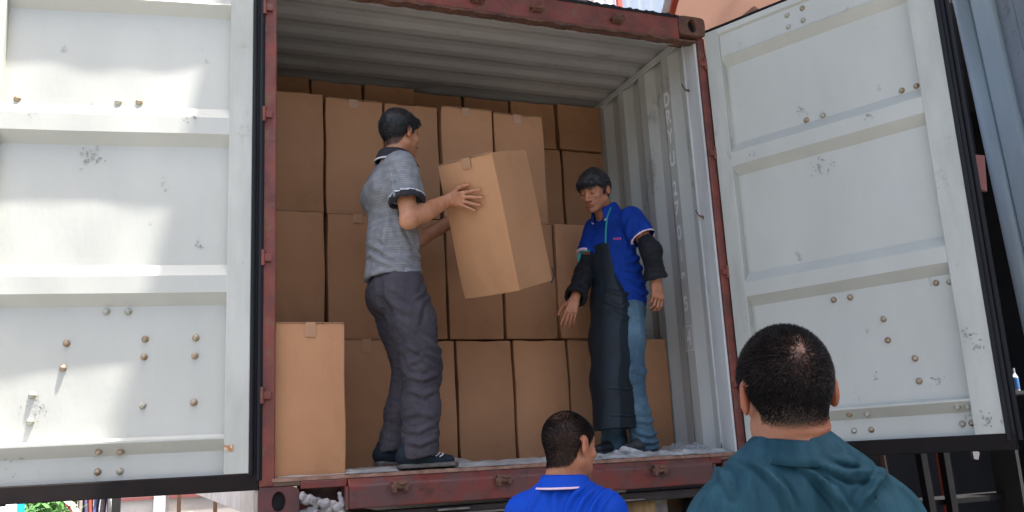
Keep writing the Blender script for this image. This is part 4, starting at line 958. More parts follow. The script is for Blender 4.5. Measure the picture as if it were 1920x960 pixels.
# ================================================================ man in the grey polo, carrying the carton
def man_grey():
    P = person((-.56,.15,0), 'man in grey polo shirt and dark trousers lifting a tilted carton'); bod = []
    shR, shL = V3(-.580,-.020,1.405), V3(-.590,.325,1.405); elR, elL = V3(-.572,-.105,1.128), V3(-.40,.34,1.150)
    wrR = V3(-.335,-.045,1.268); ar = V3(0,1,0)
    # forearm and hand resting on the carton face
    fx, fn, fz = CR @ Vector((1,0,0)), CR @ Vector((0,-1,0)), CR @ Vector((0,0,1)); fx, fn, fz = np.array(fx), np.array(fn), np.array(fz)
    wr = np.array(carry((.052,-.034,.492)))
    v = Vol((-.72,-.26,1.0), (-.08,.12,1.48), .0026)
    v.cap(shR, elR, .050,.040,.02); v.cap(elR, elR+(wr-elR)*.35, .042,.043,.02); v.cap(elR+(wr-elR)*.35, wr, .043,.0265,.02, (fz,1.12)); v.ell(elR+V3(-.014,.0,-.012), (.030,.028,.028), None, .02)
    f_ = fx*.985-fz*.12
    c_ = [(.10,.10,.06),(.06,.14,.10),(.06,.16,.10),(.10,.14,.12)]
    hand(v, wr, f_+fn*(.0), fn, (1 if np.cross(unit(f_), fn)@fz > 0 else -1), c_, (.10,-.10,-.30,-.46), ((.72,.60,-.15),(.95,.25,-.05),(1,.10,.02)), 1.0)
    bod.append(v.surf(1))
    v = Vol((-.62,.10,.98), (.02,.50,1.48), .0036)
    wl = np.array(carry((.02,.36,.46))); v.cap(shL, elL, .050,.040,.02); v.cap(elL, wl, .040,.026,.02)
    hand(v, wl, fx*.9+fz*.1, -fn, (1 if np.cross(unit(fx*.9+fz*.1), -fn)@fz > 0 else -1), [(.05,.1,.1)]*4, (.15,.02,-.1,-.2), ((.6,.75,.1),(.8,.5,.1),(.9,.3,.1)))
    bod.append(v.surf(1))
    # head
    hc = V3(-.535,.150,1.636); F = frame((.88,.47,-.03), (0,0,1), -.03)
    v = Vol(hc-.17, hc+V3(.17,.17,.15), .0026); head_vol(v, hc, F)
    v.cap(hc+F@V3(0,-.022,-.05), V3(-.575,.150,1.44), .053,.058,.03); v.cap(V3(-.575,.15,1.47), V3(-.575,.15,1.42), .065,.08,.03)
    hd = v.surf(1)
    # rest of the body, under the clothes
    v = Vol((-.80,-.12,0), (-.28,.46,1.50), .010)
    v.cap((-.575,.15,1.36),(-.57,.15,1.05),.095,.09,.03,(ar,1.35)); v.cap((-.57,.15,1.05),(-.565,.15,.88),.09,.10,.03,(ar,1.3)); v.cap(shR, shL, .05,.05,.03)
    for hp, kn, an in (((-.565,.07,.87),(-.49,.05,.47),(-.515,.055,.09)), ((-.575,.235,.87),(-.500,.235,.48),(-.582,.26,.12))):
        v.cap(hp, kn, .078,.055,.03); v.cap(kn, an, .052,.036,.03); v.cap(an, V3(*an)+V3(.12,0,-.045), .034,.026,.02)
    v.cap((-.575,.15,1.36),(-.575,.15,1.46),.06,.055,.02); bod.append(v.surf(1))
    VQ = join(hd, *bod); col = tint_head(VQ[0], hc, F, 1.0, stubble=.15, lid=False, scalp=lambda L: hair_region(L, .012)*.9)
    body = part('body', VQ, skinA, P, col=col)
    HM = HZ.copy(); HM[-4:,1] = (.034,.050,.058,.060)
    def ex(vv): vv.cap(hc+F@V3(-.035,.080,.080), hc+F@V3(.035,.080,.080), .014,.014,.02); vv.cap(hc+F@V3(-.01,.085,.080), hc+F@V3(.02,.108,.078), .012,.007,.012)
    hs = hair_shell(hc, F, 1.0, .0028, .0085, HM, ex, .0014, 3); part('hair', hs, hairM, P)
    part('hair_strands', blades(*hs, 16000, .011, .0016, lambda L: np.stack([0*L[:,0], .45*(L[:,2]>.06), -.8*(L[:,2]<.07)], 1), hc, F, lift=.30, seed=2, jit=.25), hairM, P)
    # polo shirt
    m = mat('grey_striped_knit', spec=.12, c1=(.255,.262,.275), c2=(.180,.186,.198), rough=.85, scale=16, stretch=(1,1,2.5), wave=('Z', 26, .45, .8), bump=.4, bscale=140, contrast=(.40,.60))
    dk = mat('dark_grey_rib_knit', spec=.12, c1=(.040,.038,.046), c2=(.028,.027,.032), rough=.85, scale=60)
    v = Vol((-.84,-.20,.87), (-.34,.55,1.53), .0045)
    v.cap((-.585,.152,1.30),(-.588,.152,1.08),.112,.108,.03,(ar,1.42)); v.cap((-.588,.152,1.08),(-.588,.152,.90),.114,.134,.04,(ar,1.24))
    v.cap((-.625,.06,1.33),(-.625,.25,1.33),.090,.090,.05); v.cap((-.53,.08,1.29),(-.53,.23,1.29),.080,.080,.05)
    v.cap(shR+V3(-.01,.025,-.002), shL+V3(-.01,-.025,-.002), .068,.068,.04); v.cap((-.592,.09,1.418),(-.592,.21,1.418),.066,.066,.05)
    for sh, el in ((shR, elR), (shL, elL)): sleeve(v, sh, el, ((-.03,.6,.072,.079),(.5,.80,.079,.083)), .70, .072)
    v.cut((-.58,.15,.905), (0.03,0,-1)); v.cap((-.583,.15,.93),(-.583,.15,.85),.120,.126,0,(ar,1.22),'sub')
    v.cap((-.57,.15,1.47),(-.56,.15,1.60),.056,.06,.01,None,'sub')
    V, Q = v.surf(1)
    V = drape(V, Q, .0065, 9, (0,.3,1), 2.2, 4, True, (.5,.2,0)); V = drape(V, Q, .0022, 26, (.4,.2,1), 2.5, 7, True)
    near = V3(-.25,-.967,0)
    V = folds(V, Q, [([(-.745,0,1.01),(-.665,0,.956),(-.60,0,.915)],.013,.012),([(-.735,0,1.06),(-.64,0,.975),(-.555,0,.932)],.013,.012),([(-.72,0,.975),(-.65,0,.925)],.010,.008),
        ([(-.60,0,.895),(-.52,0,.915),(-.45,0,.95)],.012,.009),([(-.56,0,.985),(-.50,0,1.00),(-.44,0,1.03)],.012,.008),([(-.62,0,1.33),(-.605,0,1.18),(-.585,0,1.08),(-.55,0,1.02)],.014,.010),
        ([(-.705,0,1.29),(-.725,0,1.20),(-.735,0,1.10)],.016,.006),([(-.655,0,1.15),(-.672,0,1.05),(-.66,0,1.0)],.014,.007),([(-.50,0,1.10),(-.49,0,1.02),(-.50,0,.94)],.012,.007),
        ([(-.62,0,1.39),(-.60,0,1.31),(-.60,0,1.25)],.010,-.007)], near)
    sh_ = part('polo_shirt', (V, Q), m, P)
    wp = mat('white_piping', (.6,.6,.62), rough=.8)
    bands(sh_, V, Q, [dk, wp], lambda c: np.where(armband(c, ((shR, elR), (shL, elL)), .605, .9, .094, (shR+shL)/2), np.where(armband(c, ((shR, elR), (shL, elL)), .605, .622, .094, (shR+shL)/2), 2, 1), 0))
    collar(V3(-.566,.150,1.492), (.985,.10,-.1), (.10,0,1), .066,.070,.042,.058, dk, P, .34, bpy.data.materials['white_piping'], .018)
    # trousers
    m = mat('purple_grey_twill', spec=.12, c1=(.070,.063,.074), c2=(.045,.041,.049), rough=.8, scale=9, stretch=(1,1,.5), bump=.35, bscale=180)
    v = Vol((-.80,-.14,.04), (-.30,.48,1.0), .0045)
    v.cap((-.585,.15,.90),(-.588,.15,.845),.098,.110,.04,(ar,1.20)); v.cap((-.622,.09,.82),(-.622,.21,.82),.082,.082,.05)
    v.chain([V3(-.565,.075,.85),V3(-.525,.060,.68),V3(-.488,.05,.47),V3(-.500,.05,.28),V3(-.512,.052,.075)], [.102,.100,.086,.078,.086], .04)
    v.chain([V3(-.595,.23,.85),V3(-.545,.235,.68),V3(-.498,.235,.48),V3(-.540,.245,.28),V3(-.582,.26,.105)], [.098,.090,.074,.068,.070], .035)
    v.cut((-.512,.052,.062), (.12,0,-1), .14); v.cut((-.582,.26,.098), (.10,0,-1), .13)
    V, Q = v.surf(1); V = drape(V, Q, .0042, 9, (.15,0,1), .8, 21, True, (.8,.3,0)); V = drape(V, Q, .0036, 24, (0,0,1), .8, 3, True, (.9,-.3,0)); V = drape(V, Q, .0018, 55, (0,0,1), .8, 5, True, (.6,.3,0))
    V = folds(V, Q, [([(-.50,0,.60),(-.45,0,.56),(-.40,0,.53)],.014,.012),([(-.57,0,.56),(-.50,0,.52),(-.42,0,.50)],.014,.013),([(-.56,0,.48),(-.50,0,.50),(-.43,0,.45)],.013,.012),([(-.56,0,.42),(-.50,0,.40),(-.43,0,.43)],.013,.012),
        ([(-.57,0,.36),(-.50,0,.33),(-.44,0,.36)],.013,.010),([(-.58,0,.13),(-.52,0,.115),(-.45,0,.14)],.012,.013),([(-.58,0,.18),(-.53,0,.17),(-.46,0,.20)],.012,.010),([(-.59,0,.24),(-.53,0,.26),(-.47,0,.24)],.014,.009),
        ([(-.67,0,.80),(-.60,0,.73),(-.52,0,.70)],.018,.012),([(-.47,0,.86),(-.49,0,.80),(-.53,0,.77)],.010,.010),([(-.45,0,.80),(-.50,0,.75),(-.52,0,.66)],.014,.010),([(-.69,0,.88),(-.685,0,.78),(-.64,0,.70)],.014,-.012)], near)
    tr_ = part('trousers', (V, Q), m, P)
    po = MB().tube([(-.478,-.062,.90),(-.470,-.066,.86),(-.485,-.062,.825)], .0035, 6).build('pocket_edge', mat('pocket_dark', (.015,.014,.018), rough=.9)); po.parent = tr_; po.matrix_parent_inverse = Matrix.Translation(-Vector((-.56,.15,0)))
    sm = mat('dark_teal_canvas', spec=.12, c1=(.018,.026,.036), c2=(.012,.018,.026), rough=.75, scale=30); so_ = mat('grey_rubber_sole', (.10,.095,.085), (.06,.056,.05), rough=.6, scale=30)
    shoe((-.625,.05,.012), (-.335,.03,.008), .1, sm, so_, P); shoe((-.678,.27,.030), (-.400,.25,.006), .1, sm, so_, P)
    w_ = mat('pale_shoe_stripe', (.45,.46,.48), rough=.7)
    for k in range(3):
        x = -.470+k*.018; o = MB().tube([(x,-.004,.066-k*.004),(x+.018,.004,.079-k*.006),(x+.022,.022,.086-k*.006)], .0038, 6).build('shoe_stripe', w_); o.parent = P; o.matrix_parent_inverse = Matrix.Translation(-Vector(P.location))
man_grey()
# ================================================================ man in the blue polo and black apron
def man_apron():
    P = person((.69,.32,0), 'man in blue polo, black apron and sleeve covers stepping beside the cartons'); tw = unit((-.92,-.39,0)); lf = V3(.39,-.92,0)
    shL, shR = V3(.752,.165,1.262), V3(.668,.430,1.268); elL, wrL = V3(.800,.075,1.070), V3(.832,.105,.915); elR, wrR = V3(.560,.400,1.005), V3(.425,.275,.835)
    bod = []
    hc = V3(.598,.285,1.452); F = frame((-.80,-.50,-.36), (0,0,1), .04)
    v = Vol(hc-.17, hc+V3(.19,.17,.15), .0024); head_vol(v, hc, F, .97)
    v.cap(hc+F@V3(0,-.03,-.05), V3(.680,.325,1.30), .050,.054,.03); v.cap(V3(.685,.325,1.32), V3(.70,.33,1.26), .062,.07,.03); hd = v.surf(1)
    v = Vol((.62,-.06,.70), (.95,.30,1.36), .0026)
    v.cap(shL, elL, .046,.038,.02); v.cap(elL, wrL, .038,.0255,.02)
    hand(v, wrL+V3(0,0,-.008), (-.06,-.10,-1), (.10,-.98,.1), -1, [(.45,.65,.4),(.5,.75,.45),(.55,.75,.45),(.55,.8,.45)], (.04,.0,-.03,-.06), ((.75,.35,-.45),(.9,-.05,-.35),(.95,-.15,-.3)), .98); bod.append(v.surf(1))
    v = Vol((.28,.10,.62), (.74,.52,1.36), .0026)
    v.cap(shR, elR, .046,.038,.02); v.cap(elR, wrR, .038,.0255,.02)
    hand(v, wrR, (-.42,-.20,-.86), (-.25,-.90,.3), 1, [(.25,.3,.2),(.3,.35,.25),(.3,.35,.25),(.3,.35,.25)], (.10,.02,-.06,-.14), ((.65,.6,-.35),(.9,.3,-.3),(.95,.15,-.25)), .88); bod.append(v.surf(1))
    v = Vol((.35,.02,0), (.98,.60,1.36), .010)
    v.cap((.70,.325,1.20),(.71,.325,.95),.088,.085,.03,(lf,1.35)); v.cap((.71,.325,.95),(.71,.325,.80),.085,.09,.03,(lf,1.3)); v.cap(shR, shL, .045,.045,.03)
    for hp, kn, an in (((.725,.27,.78),(.715,.24,.44),(.770,.275,.09)), ((.69,.40,.78),(.66,.37,.44),(.665,.40,.08))):
        v.cap(hp, kn, .055,.040,.03); v.cap(kn, an, .038,.030,.03); v.cap(an, V3(*an)+V3(-.12,-.05,-.04), .032,.026,.02)
    bod.append(v.surf(1))
    VQ = join(hd, *bod); part('body', VQ, skinB, P, col=tint_head(VQ[0], hc, F, .97, stubble=.45, lid=True))
    HM = HZ.copy(); HM[-5:,1] = (.020,.034,.038,.036,.034); HM[3:7,1] = (-.03,.0,.012,.004); HM[7,1] = -.022
    hs = hair_shell(hc, F, .97, .0026, .013, HM, lambda vv: vv.cap(hc+F@V3(-.04,.085,.052), hc+F@V3(.04,.080,.056), .014,.016,.02), .0016, 6); part('hair', hs, hairM, P)
    part('hair_strands', blades(*hs, 8000, .016, .0022, lambda L: np.stack([0*L[:,0], .3*(L[:,1]>0), -.9+0*L[:,0]], 1), hc, F, lift=.25, seed=5, jit=.25), hairM, P)
    m = mat('royal_blue_pique', spec=.12, c1=(.006,.040,.27), c2=(.005,.028,.19), rough=.75, scale=10, bump=.4, bscale=160)
    pt_ = mat('pink_white_trim', (.62,.48,.55), rough=.8)
    v = Vol((.48,-.06,.74), (.96,.62,1.40), .0042)
    v.cap((.700,.325,1.16),(.712,.325,1.0),.102,.104,.03,(lf,1.40)); v.cap((.712,.325,1.0),(.722,.325,.84),.108,.118,.04,(lf,1.25)); v.cap((.78,.26,.90),(.77,.28,.82),.06,.062,.04)
    v.cap(shL+V3(-.005,.03,.0), shR+V3(-.005,-.03,.0), .060,.060,.04); v.cap((.690,.27,1.278),(.680,.37,1.278),.058,.058,.04)
    for sh, el in ((shL, elL), (shR, elR)): sleeve(v, sh, el, ((-.03,.7,.064,.075),), .60, .065)
    v.cut((.72,.32,.785), (.1,.0,-1)); v.cap((.66,.318,1.34),(.62,.30,1.46),.050,.055,.01,None,'sub')
    V, Q = v.surf(1); V = drape(V, Q, .006, 9, (0,.3,1), 2.0, 14, True, (.6,.2,0)); V = drape(V, Q, .0025, 24, (0,0,1), 2.0, 17, True)
    vw = V3(.465,.886,0)
    V = folds(V, Q, [([(.80,.15,1.10),(.74,.15,1.04),(.66,.15,1.02)],.013,.010),([(.80,.15,1.02),(.74,.15,.98),(.66,.15,1.00)],.012,.010),([(.83,.15,.95),(.76,.15,.92),(.68,.15,.95)],.012,.010),([(.82,.15,.88),(.77,.15,.86),(.70,.15,.90)],.012,.012),
        ([(.72,.15,1.24),(.70,.15,1.16),(.69,.15,1.10)],.012,.008),([(.78,.15,1.23),(.80,.15,1.18)],.010,.006)], vw)
    sh_ = part('polo_shirt', (V, Q), m, P)
    bands(sh_, V, Q, [pt_], lambda c: armband(c, ((shL, elL), (shR, elR)), .572, .9, .083, (shR+shL)/2)*1)
    collar(V3(.676,.318,1.342), unit((-.80,-.45,-.35)), unit((-.34,-.12,1)), .056,.062,.034,.052, m, P, .40, pt_, .016, spread=.022)
    # small pink chest embroidery
    eb = MB(); c0 = V3(.628,.126,1.142)
    for k in range(5): eb.box(-.020+k*.009,-.014+k*.009,-.002,.002,-.006+.002*(k % 2),.005,Matrix.Translation(c0) @ Matrix(((.93,.36,0),(-.36,.93,0),(0,0,1))).to_4x4())
    o = eb.build('chest_mark', mat('pink_thread', (.42,.04,.14), rough=.8)); o.parent = P; o.matrix_parent_inverse = Matrix.Translation(-Vector(P.location))
    # jeans
    m = mat('washed_blue_denim', spec=.12, c1=(.075,.135,.185), c2=(.040,.075,.115), rough=.85, scale=7, stretch=(1,1,.5), c3=(.13,.22,.30), s3=5, t3=(.55,.75), bump=.4, bscale=200)
    v = Vol((.46,.04,.03), (.98,.60,.90), .0045)
    v.cap((.722,.325,.84),(.722,.325,.78),.100,.106,.03,(lf,1.22))
    v.chain([V3(.735,.265,.78),V3(.722,.25,.62),V3(.715,.24,.43),V3(.740,.26,.25),V3(.775,.275,.055)], [.092,.078,.064,.060,.072], .03)
    v.chain([V3(.700,.39,.78),V3(.680,.38,.62),V3(.668,.37,.44),V3(.660,.38,.25),V3(.665,.40,.06)], [.090,.080,.066,.060,.066], .03)
    v.cut((.785,.275,.040), (.05,0,-1), .12); v.cut((.665,.40,.045), (.05,0,-1), .12)
    V, Q = v.surf(1); V = drape(V, Q, .006, 10, (0,0,1), 1.2, 31, True, (.7,.3,0)); V = drape(V, Q, .004, 26, (0,0,1), .8, 33, True)
    V = folds(V, Q, [([(.70,.2,.13),(.77,.2,.11),(.85,.2,.14)],.011,.012),([(.71,.2,.085),(.78,.2,.075),(.87,.2,.095)],.011,.013),([(.70,.2,.19),(.77,.2,.18),(.84,.2,.21)],.012,.010),([(.70,.2,.45),(.76,.2,.43),(.80,.2,.46)],.012,.008)], vw)
    part('jeans', (V, Q), m, P)
    # apron: bib and long skirt hanging off the front
    m = mat('black_waxed_apron', (.008,.012,.017), (.014,.022,.030), rough=.55, spec=.25, scale=6, stretch=(1,1,.3), bump=.35, bscale=60)
    v = Vol((.36,-.04,.10), (.90,.62,1.20), .0045)
    v.cap((.700,.325,1.16),(.712,.325,1.0),.109,.111,.03,(lf,1.38)); v.cap((.712,.325,1.0),(.715,.325,.84),.115,.123,.04,(lf,1.20))
    v.chain([V3(.690,.30,.84),V3(.650,.28,.62),V3(.625,.27,.40),V3(.600,.26,.12)], [.125,.118,.110,.104], .05, (lf,1.12))
    v.cut((.66,.28,.152), (0,0,-1)); v.cut((.70,.325,1.148), (0,0,1))
    # keep only the front: plane facing the way he faces, and for the bib a narrow strip
    v.cut(V3(.700,.315,.5)-0*tw, -tw+V3(0,0,.02))
    ax = [v.lo[i]+v.h*np.arange(v.n[i]) for i in range(3)]; X, Y, Z = np.meshgrid(*ax, indexing='ij')
    lat = (X-.70)*.39+(Y-.325)*(-.92); w_ = np.interp(Z, [.15,.80,.86,.95,1.13], [.122,.135,.130,.088,.070]); v.f = np.maximum(v.f, (np.abs(lat-np.interp(Z,[.15,.8,1.1],[-.012,-.005,-.012]))-w_).astype(np.float32)*.9)
    V, Q = v.surf(2); V = drape(V, Q, .005, 7, (0,0,1), 3.5, 41, True)
    V = folds(V, Q, [([(.50,.1,.36),(.60,.1,.35),(.70,.1,.365)],.006,.004),([(.50,.1,.22),(.60,.1,.215),(.70,.1,.22)],.006,.004),([(.52,.1,.82),(.60,.1,.78),(.72,.1,.82)],.012,.008),([(.53,.1,.88),(.62,.1,.85),(.74,.1,.87)],.012,.008),([(.54,.1,.76),(.62,.1,.72),(.72,.1,.74)],.012,.007)], vw)
    ap = part('apron', (V, Q), m, P)
    g = mat('teal_strap', (.01,.22,.20), rough=.7); ed = mat('grey_apron_piping', (.13,.14,.15), rough=.8)
    def kid(o): o.parent = P; o.matrix_parent_inverse = Matrix.Translation(-Vector(P.location)); return o
    kid(MB().tube([(.648,.205,1.335),(.606,.178,1.27),(.585,.162,1.20),(.578,.165,1.125)], .0045, 6).build('neck_strap', g))
    kid(MB().tube([(.545,.29,1.11),(.50,.27,1.10),(.468,.25,1.085),(.456,.245,1.05)], .004, 6).tube([(.462,.25,1.08),(.448,.245,1.06),(.452,.245,1.04)], .005, 6).build('strap_end', g))
    # sleeve covers
    m = mat('black_sleeve_cover', spec=.12, c1=(.010,.011,.014), c2=(.020,.021,.025), rough=.7, scale=12, bump=.4, bscale=90)
    for sh, el, wr, ll in ((shL, elL, wrL, 'L'), (shR, elR, wrR, 'R')):
        mn = np.minimum(np.minimum(sh, el), wr)-.12; mx = np.maximum(np.maximum(sh, el), wr)+.12; v = Vol(mn, mx, .0036)
        a = el+(sh-el)*.26; b = el+(wr-el)*.88; c_ = el+(wr-el)*.80
        v.cap(a, el, .046,.053,.015); v.cap(el, c_, .054,.050,.02); v.cap(c_, b, .054,.055,.015)
        for kk in range(12):
            t = 2*math.pi*kk/12; dd = unit(wr-el); e1 = unit(np.cross(dd, (0,1,.2))); g1 = np.cross(dd, e1); v.ell(b-dd*.004+(e1*math.cos(t)+g1*math.sin(t))*.050, (.014,.014,.014), None, .012)
        v.cut(b+unit(wr-el)*.006, wr-el, .10); v.cap(b-(wr-el)*.15, b+(wr-el)*.4, .042,.044,.004,None,'sub')
        V, Q = v.surf(1); V = drape(V, Q, .0055, 17, unit(wr-el), .55, 50, True); part('sleeve_cover', (V, Q), m, P)
    sm = mat('charcoal_slipper', (.030,.033,.038), (.020,.022,.026), rough=.6, scale=20)
    shoe((.845,.285,.028), (.590,.195,.022), .1, sm, sm, P, .05, sole_h=.018); shoe((.745,.43,.026), (.505,.33,.026), .1, sm, sm, P, .05, sole_h=.018)
man_apron()
# ================================================================ near man in the teal shirt, seen from behind
def noear(L): return 1.0*~((np.abs(L[:,0]) > .0725) & (((L[:,1]+.014)/.026)**2+((L[:,2]+.004)/.037)**2 < 1))
def crown_density(cx, cz, r0, r1):
    return lambda L: .50+.50*np.clip((np.hypot(L[:,0]-cx, (L[:,2]-cz)+(L[:,1]+.06)*.25)-r0)/(r1-r0), 0, 1)*1.0
def man_teal():
    P = person((-.68,-2.68,-1.5), 'nearest man, seen from behind, teal shirt and cropped hair thinning at the crown')
    hc = V3(-.664,-2.745,.128); HS = .93; fw = unit((.375,.925,.06)); F = frame(fw, (0,0,1), .045)
    nb = V3(-.662,-2.748,.034); rt = V3(.876,-.482,0); shR = V3(-.548,-2.798,-.104); shL = V3(-.762,-2.688,-.104)
    v = Vol(hc-V3(.15,.15,.19), hc+.15, .0022); head_vol(v, hc, F, HS)
    v.cap(hc+F@V3(0,-.024,-.045), nb, .051,.055,.025); v.cap(nb, nb+V3(.0,.0,-.06), .054,.058,.03); hd = v.surf(1)
    hd = (folds(hd[0], hd[1], [([nb+V3(-.045,-.045,.022), nb+V3(.0,-.06,.016), nb+V3(.05,-.05,.024)], .0045, -.0022), ([nb+V3(-.04,-.045,.040), nb+V3(.01,-.06,.033), nb+V3(.05,-.05,.042)], .004, -.0016)], -fw), hd[1])
    v = Vol((-1.05,-2.95,-1.5), (-.28,-2.42,.05), .012)
    v.cap((-.655,-2.70,-.16),(-.655,-2.69,-.45),.10,.10,.03,(rt,1.4)); v.cap((-.655,-2.69,-.45),(-.655,-2.69,-.62),.10,.11,.03,(rt,1.3)); v.cap(shR, shL, .055,.055,.03)
    for sg in (1,-1):
        sh = shR if sg > 0 else shL; el = sh+rt*sg*.04+V3(0,0,-.27); wr = el+V3(.06,.10,-.22); v.cap(sh, el, .048,.038,.02); v.cap(el, wr, .037,.026,.02); v.cap(wr, wr+V3(.01,.02,-.09), .028,.022,.02,(fw,1.5))
        hp = V3(-.655,-2.69,-.62)+rt*sg*.09; v.cap(hp, hp+V3(.01,.02,-.42), .08,.055,.03); v.cap(hp+V3(.01,.02,-.42), hp+V3(0,0,-.83), .052,.036,.03); v.cap(hp+V3(0,0,-.84), hp+fw*.16+V3(0,0,-.86), .034,.026,.02)
    bd = v.surf(1); VQ = join(hd, bd)
    cd = crown_density(.012, .070, .002, .070); HM = HZ.copy(); HM[:3,1] = (-.050,-.060,-.052)
    col = tint_head(VQ[0], hc, F, HS, lid=False, scalp=lambda L: noear(L)*hair_region(L, .016, HM)*np.clip(.60+.40*((cd(L)-.50)/.50), 0, 1)*.93)
    part('body', VQ, skinD, P, col=col)
    sc = lambda L: hair_region(L/HS, .012, HM)*cd(L)*noear(L/HS)
    def flow(L):
        cx, cz = .012, .070; d = np.stack([L[:,0]-cx, 0*L[:,0], L[:,2]-cz], 1); d /= np.maximum(np.linalg.norm(d, axis=1), 1e-3)[:,None]
        return d*.9+np.stack([-.35*d[:,2], 0*d[:,0], .35*d[:,0]], 1)*np.exp(-(np.hypot(L[:,0]-cx, L[:,2]-cz)/.05)**2)[:,None]
    part('hair', blades(hd[0], hd[1], 150000, .0085, .0010, flow, hc, F, dens=lambda L: sc(L)*(np.abs(L[:,0]) < .082), lift=.62, seed=8, jit=.35, lf=lambda L: np.clip((L[:,2]+.070)/.07, .3, 1)), hairB, P)
    # shirt
    m = mat('teal_cotton', spec=.12, c1=(.014,.050,.072), c2=(.007,.032,.048), rough=.72, scale=38, stretch=(1,1,.07), contrast=(.38,.62), bump=.3, bscale=220, bdist=.002)
    v = Vol((-.98,-2.97,-.66), (-.32,-2.50,.07), .0042)
    v.cap((-.655,-2.715,-.20),(-.655,-2.70,-.40),.108,.113,.03,(rt,1.36)); v.cap((-.655,-2.70,-.40),(-.655,-2.70,-.58),.115,.125,.04,(rt,1.35))
    v.cap(shR+V3(-.01,.0,.0), shL+V3(.01,.0,0), .066,.066,.05); v.cap((-.585,-2.785,-.075),(-.735,-2.700,-.075),.072,.072,.06); v.cap((-.628,-2.764,-.020),(-.696,-2.726,-.020),.072,.072,.06)
    v.cap((-.61,-2.80,-.18),(-.70,-2.75,-.18),.092,.092,.05)
    for sg in (1,-1):
        sh = shR if sg > 0 else shL; el = sh+rt*sg*.040+V3(0,0,-.27); sleeve(v, sh, el, ((0,.9,.070,.076),), .8, .066, .04)
    v.cut((-.655,-2.7,-.64), (0,0,-1)); v.cap(nb+V3(0,-.002,-.010), nb+V3(0,0,-.07), .064,.080,.035); v.cap(nb+V3(0,.006,.004), nb+V3(0,0,.12), .056,.058,.006,None,'sub')
    V, Q = v.surf(1)
    V = drape(V, Q, .0016, 16, unit((.45,-.3,-.85)), 6, 61, True); V = drape(V, Q, .0006, 60, unit((.45,-.3,-.85)), 7, 62, True)
    bk = -fw; X = lambda l: [V3(*p) for p in l]
    FL = [([(-0.79,-2.813,0.047),(-0.742,-2.829,0.031),(-0.703,-2.838,0.002),(-0.67,-2.841,-0.043),(-0.657,-2.841,-0.064)],0.006,0.0085),
        ([(-0.743,-2.834,0.056),(-0.698,-2.849,0.042),(-0.659,-2.859,0.018),(-0.629,-2.87,0.011)],0.006,0.008),
        ([(-0.73,-2.835,0.033),(-0.684,-2.848,0.011),(-0.646,-2.859,-0.008),(-0.608,-2.874,-0.01)],0.0065,0.008),
        ([(-0.806,-2.803,0.031),(-0.77,-2.813,0.012),(-0.744,-2.816,-0.023),(-0.73,-2.812,-0.06)],0.006,0.0065),
        ([(-0.581,-2.884,-0.013),(-0.607,-2.87,-0.027),(-0.629,-2.857,-0.046),(-0.641,-2.847,-0.065)],0.007,0.008),
        ([(-0.831,-2.792,0.026),(-0.814,-2.792,-0.002),(-0.81,-2.786,-0.035)],0.006,0.0045),
        ([(-0.697,-2.838,-0.008),(-0.67,-2.844,-0.03),(-0.65,-2.844,-0.064)],0.0055,0.0055)]
    MK = lambda V, N: np.clip((np.linalg.norm((V-nb)*np.array([1,1,.9]), axis=1)-.078)/.03, 0, 1)*np.clip((-.012-(V[:,2]-.03))/.02+.6, 0, 1)
    V = folds(V, Q, [(X(l), w, h*1.7) for l, w, h in FL], bk, MK)
    V = folds(V, Q, [(X([(p[0]+.009,p[1],p[2]-.009) for p in l]), w*.7, h*.55) for l, w, h in FL[:5]], bk, MK)
    part('shirt', (V, Q), m, P)
    # soft stand collar, slightly crumpled
    Fc = frame(unit((.50,.86,0)), unit((.02,-.10,1))); V = []; Q = []; nn = 90; rows = [(-.006,-.016),(-.006,.000),(-.0055,.008),(-.003,.013),(.001,.0135),(.004,.009),(.006,-.001),(.010,-.012),(.018,-.026)]
    for i in range(nn+1):
        a = .25+(2*math.pi-.5)*i/nn; w1 = .0015*math.sin(4*a+1)
        for j, (o_, z) in enumerate(rows): V.append(nb+V3(0,.0,.000)+Fc@V3(math.sin(a)*(.062+o_+w1*(j > 2)), math.cos(a)*(.066+o_+w1*(j > 2)), z+.0015*math.sin(3*a+2)))
    k = len(rows)
    for i in range(nn):
        for j in range(k-1): Q.append((i*k+j, i*k+j+1, (i+1)*k+j+1, (i+1)*k+j))
    o = part('collar', (np.array(V), np.array(Q)), m, P); s_ = o.modifiers.new('t', 'SOLIDIFY'); s_.thickness = .003; s_.offset = 0
    m2 = mat('dark_work_trousers', (.03,.03,.035), rough=.85); v = Vol((-.95,-2.95,-1.48), (-.36,-2.45,-.55), .010); v.cap((-.655,-2.69,-.60),(-.655,-2.69,-.64),.115,.12,.03,(rt,1.3))
    for sg in (1,-1): hp = V3(-.655,-2.69,-.64)+rt*sg*.09; v.chain([hp, hp+V3(.01,.02,-.40), hp+V3(0,0,-.80)], [.10,.085,.075], .03)
    part('trousers', v.surf(1), m2, P)
man_teal()
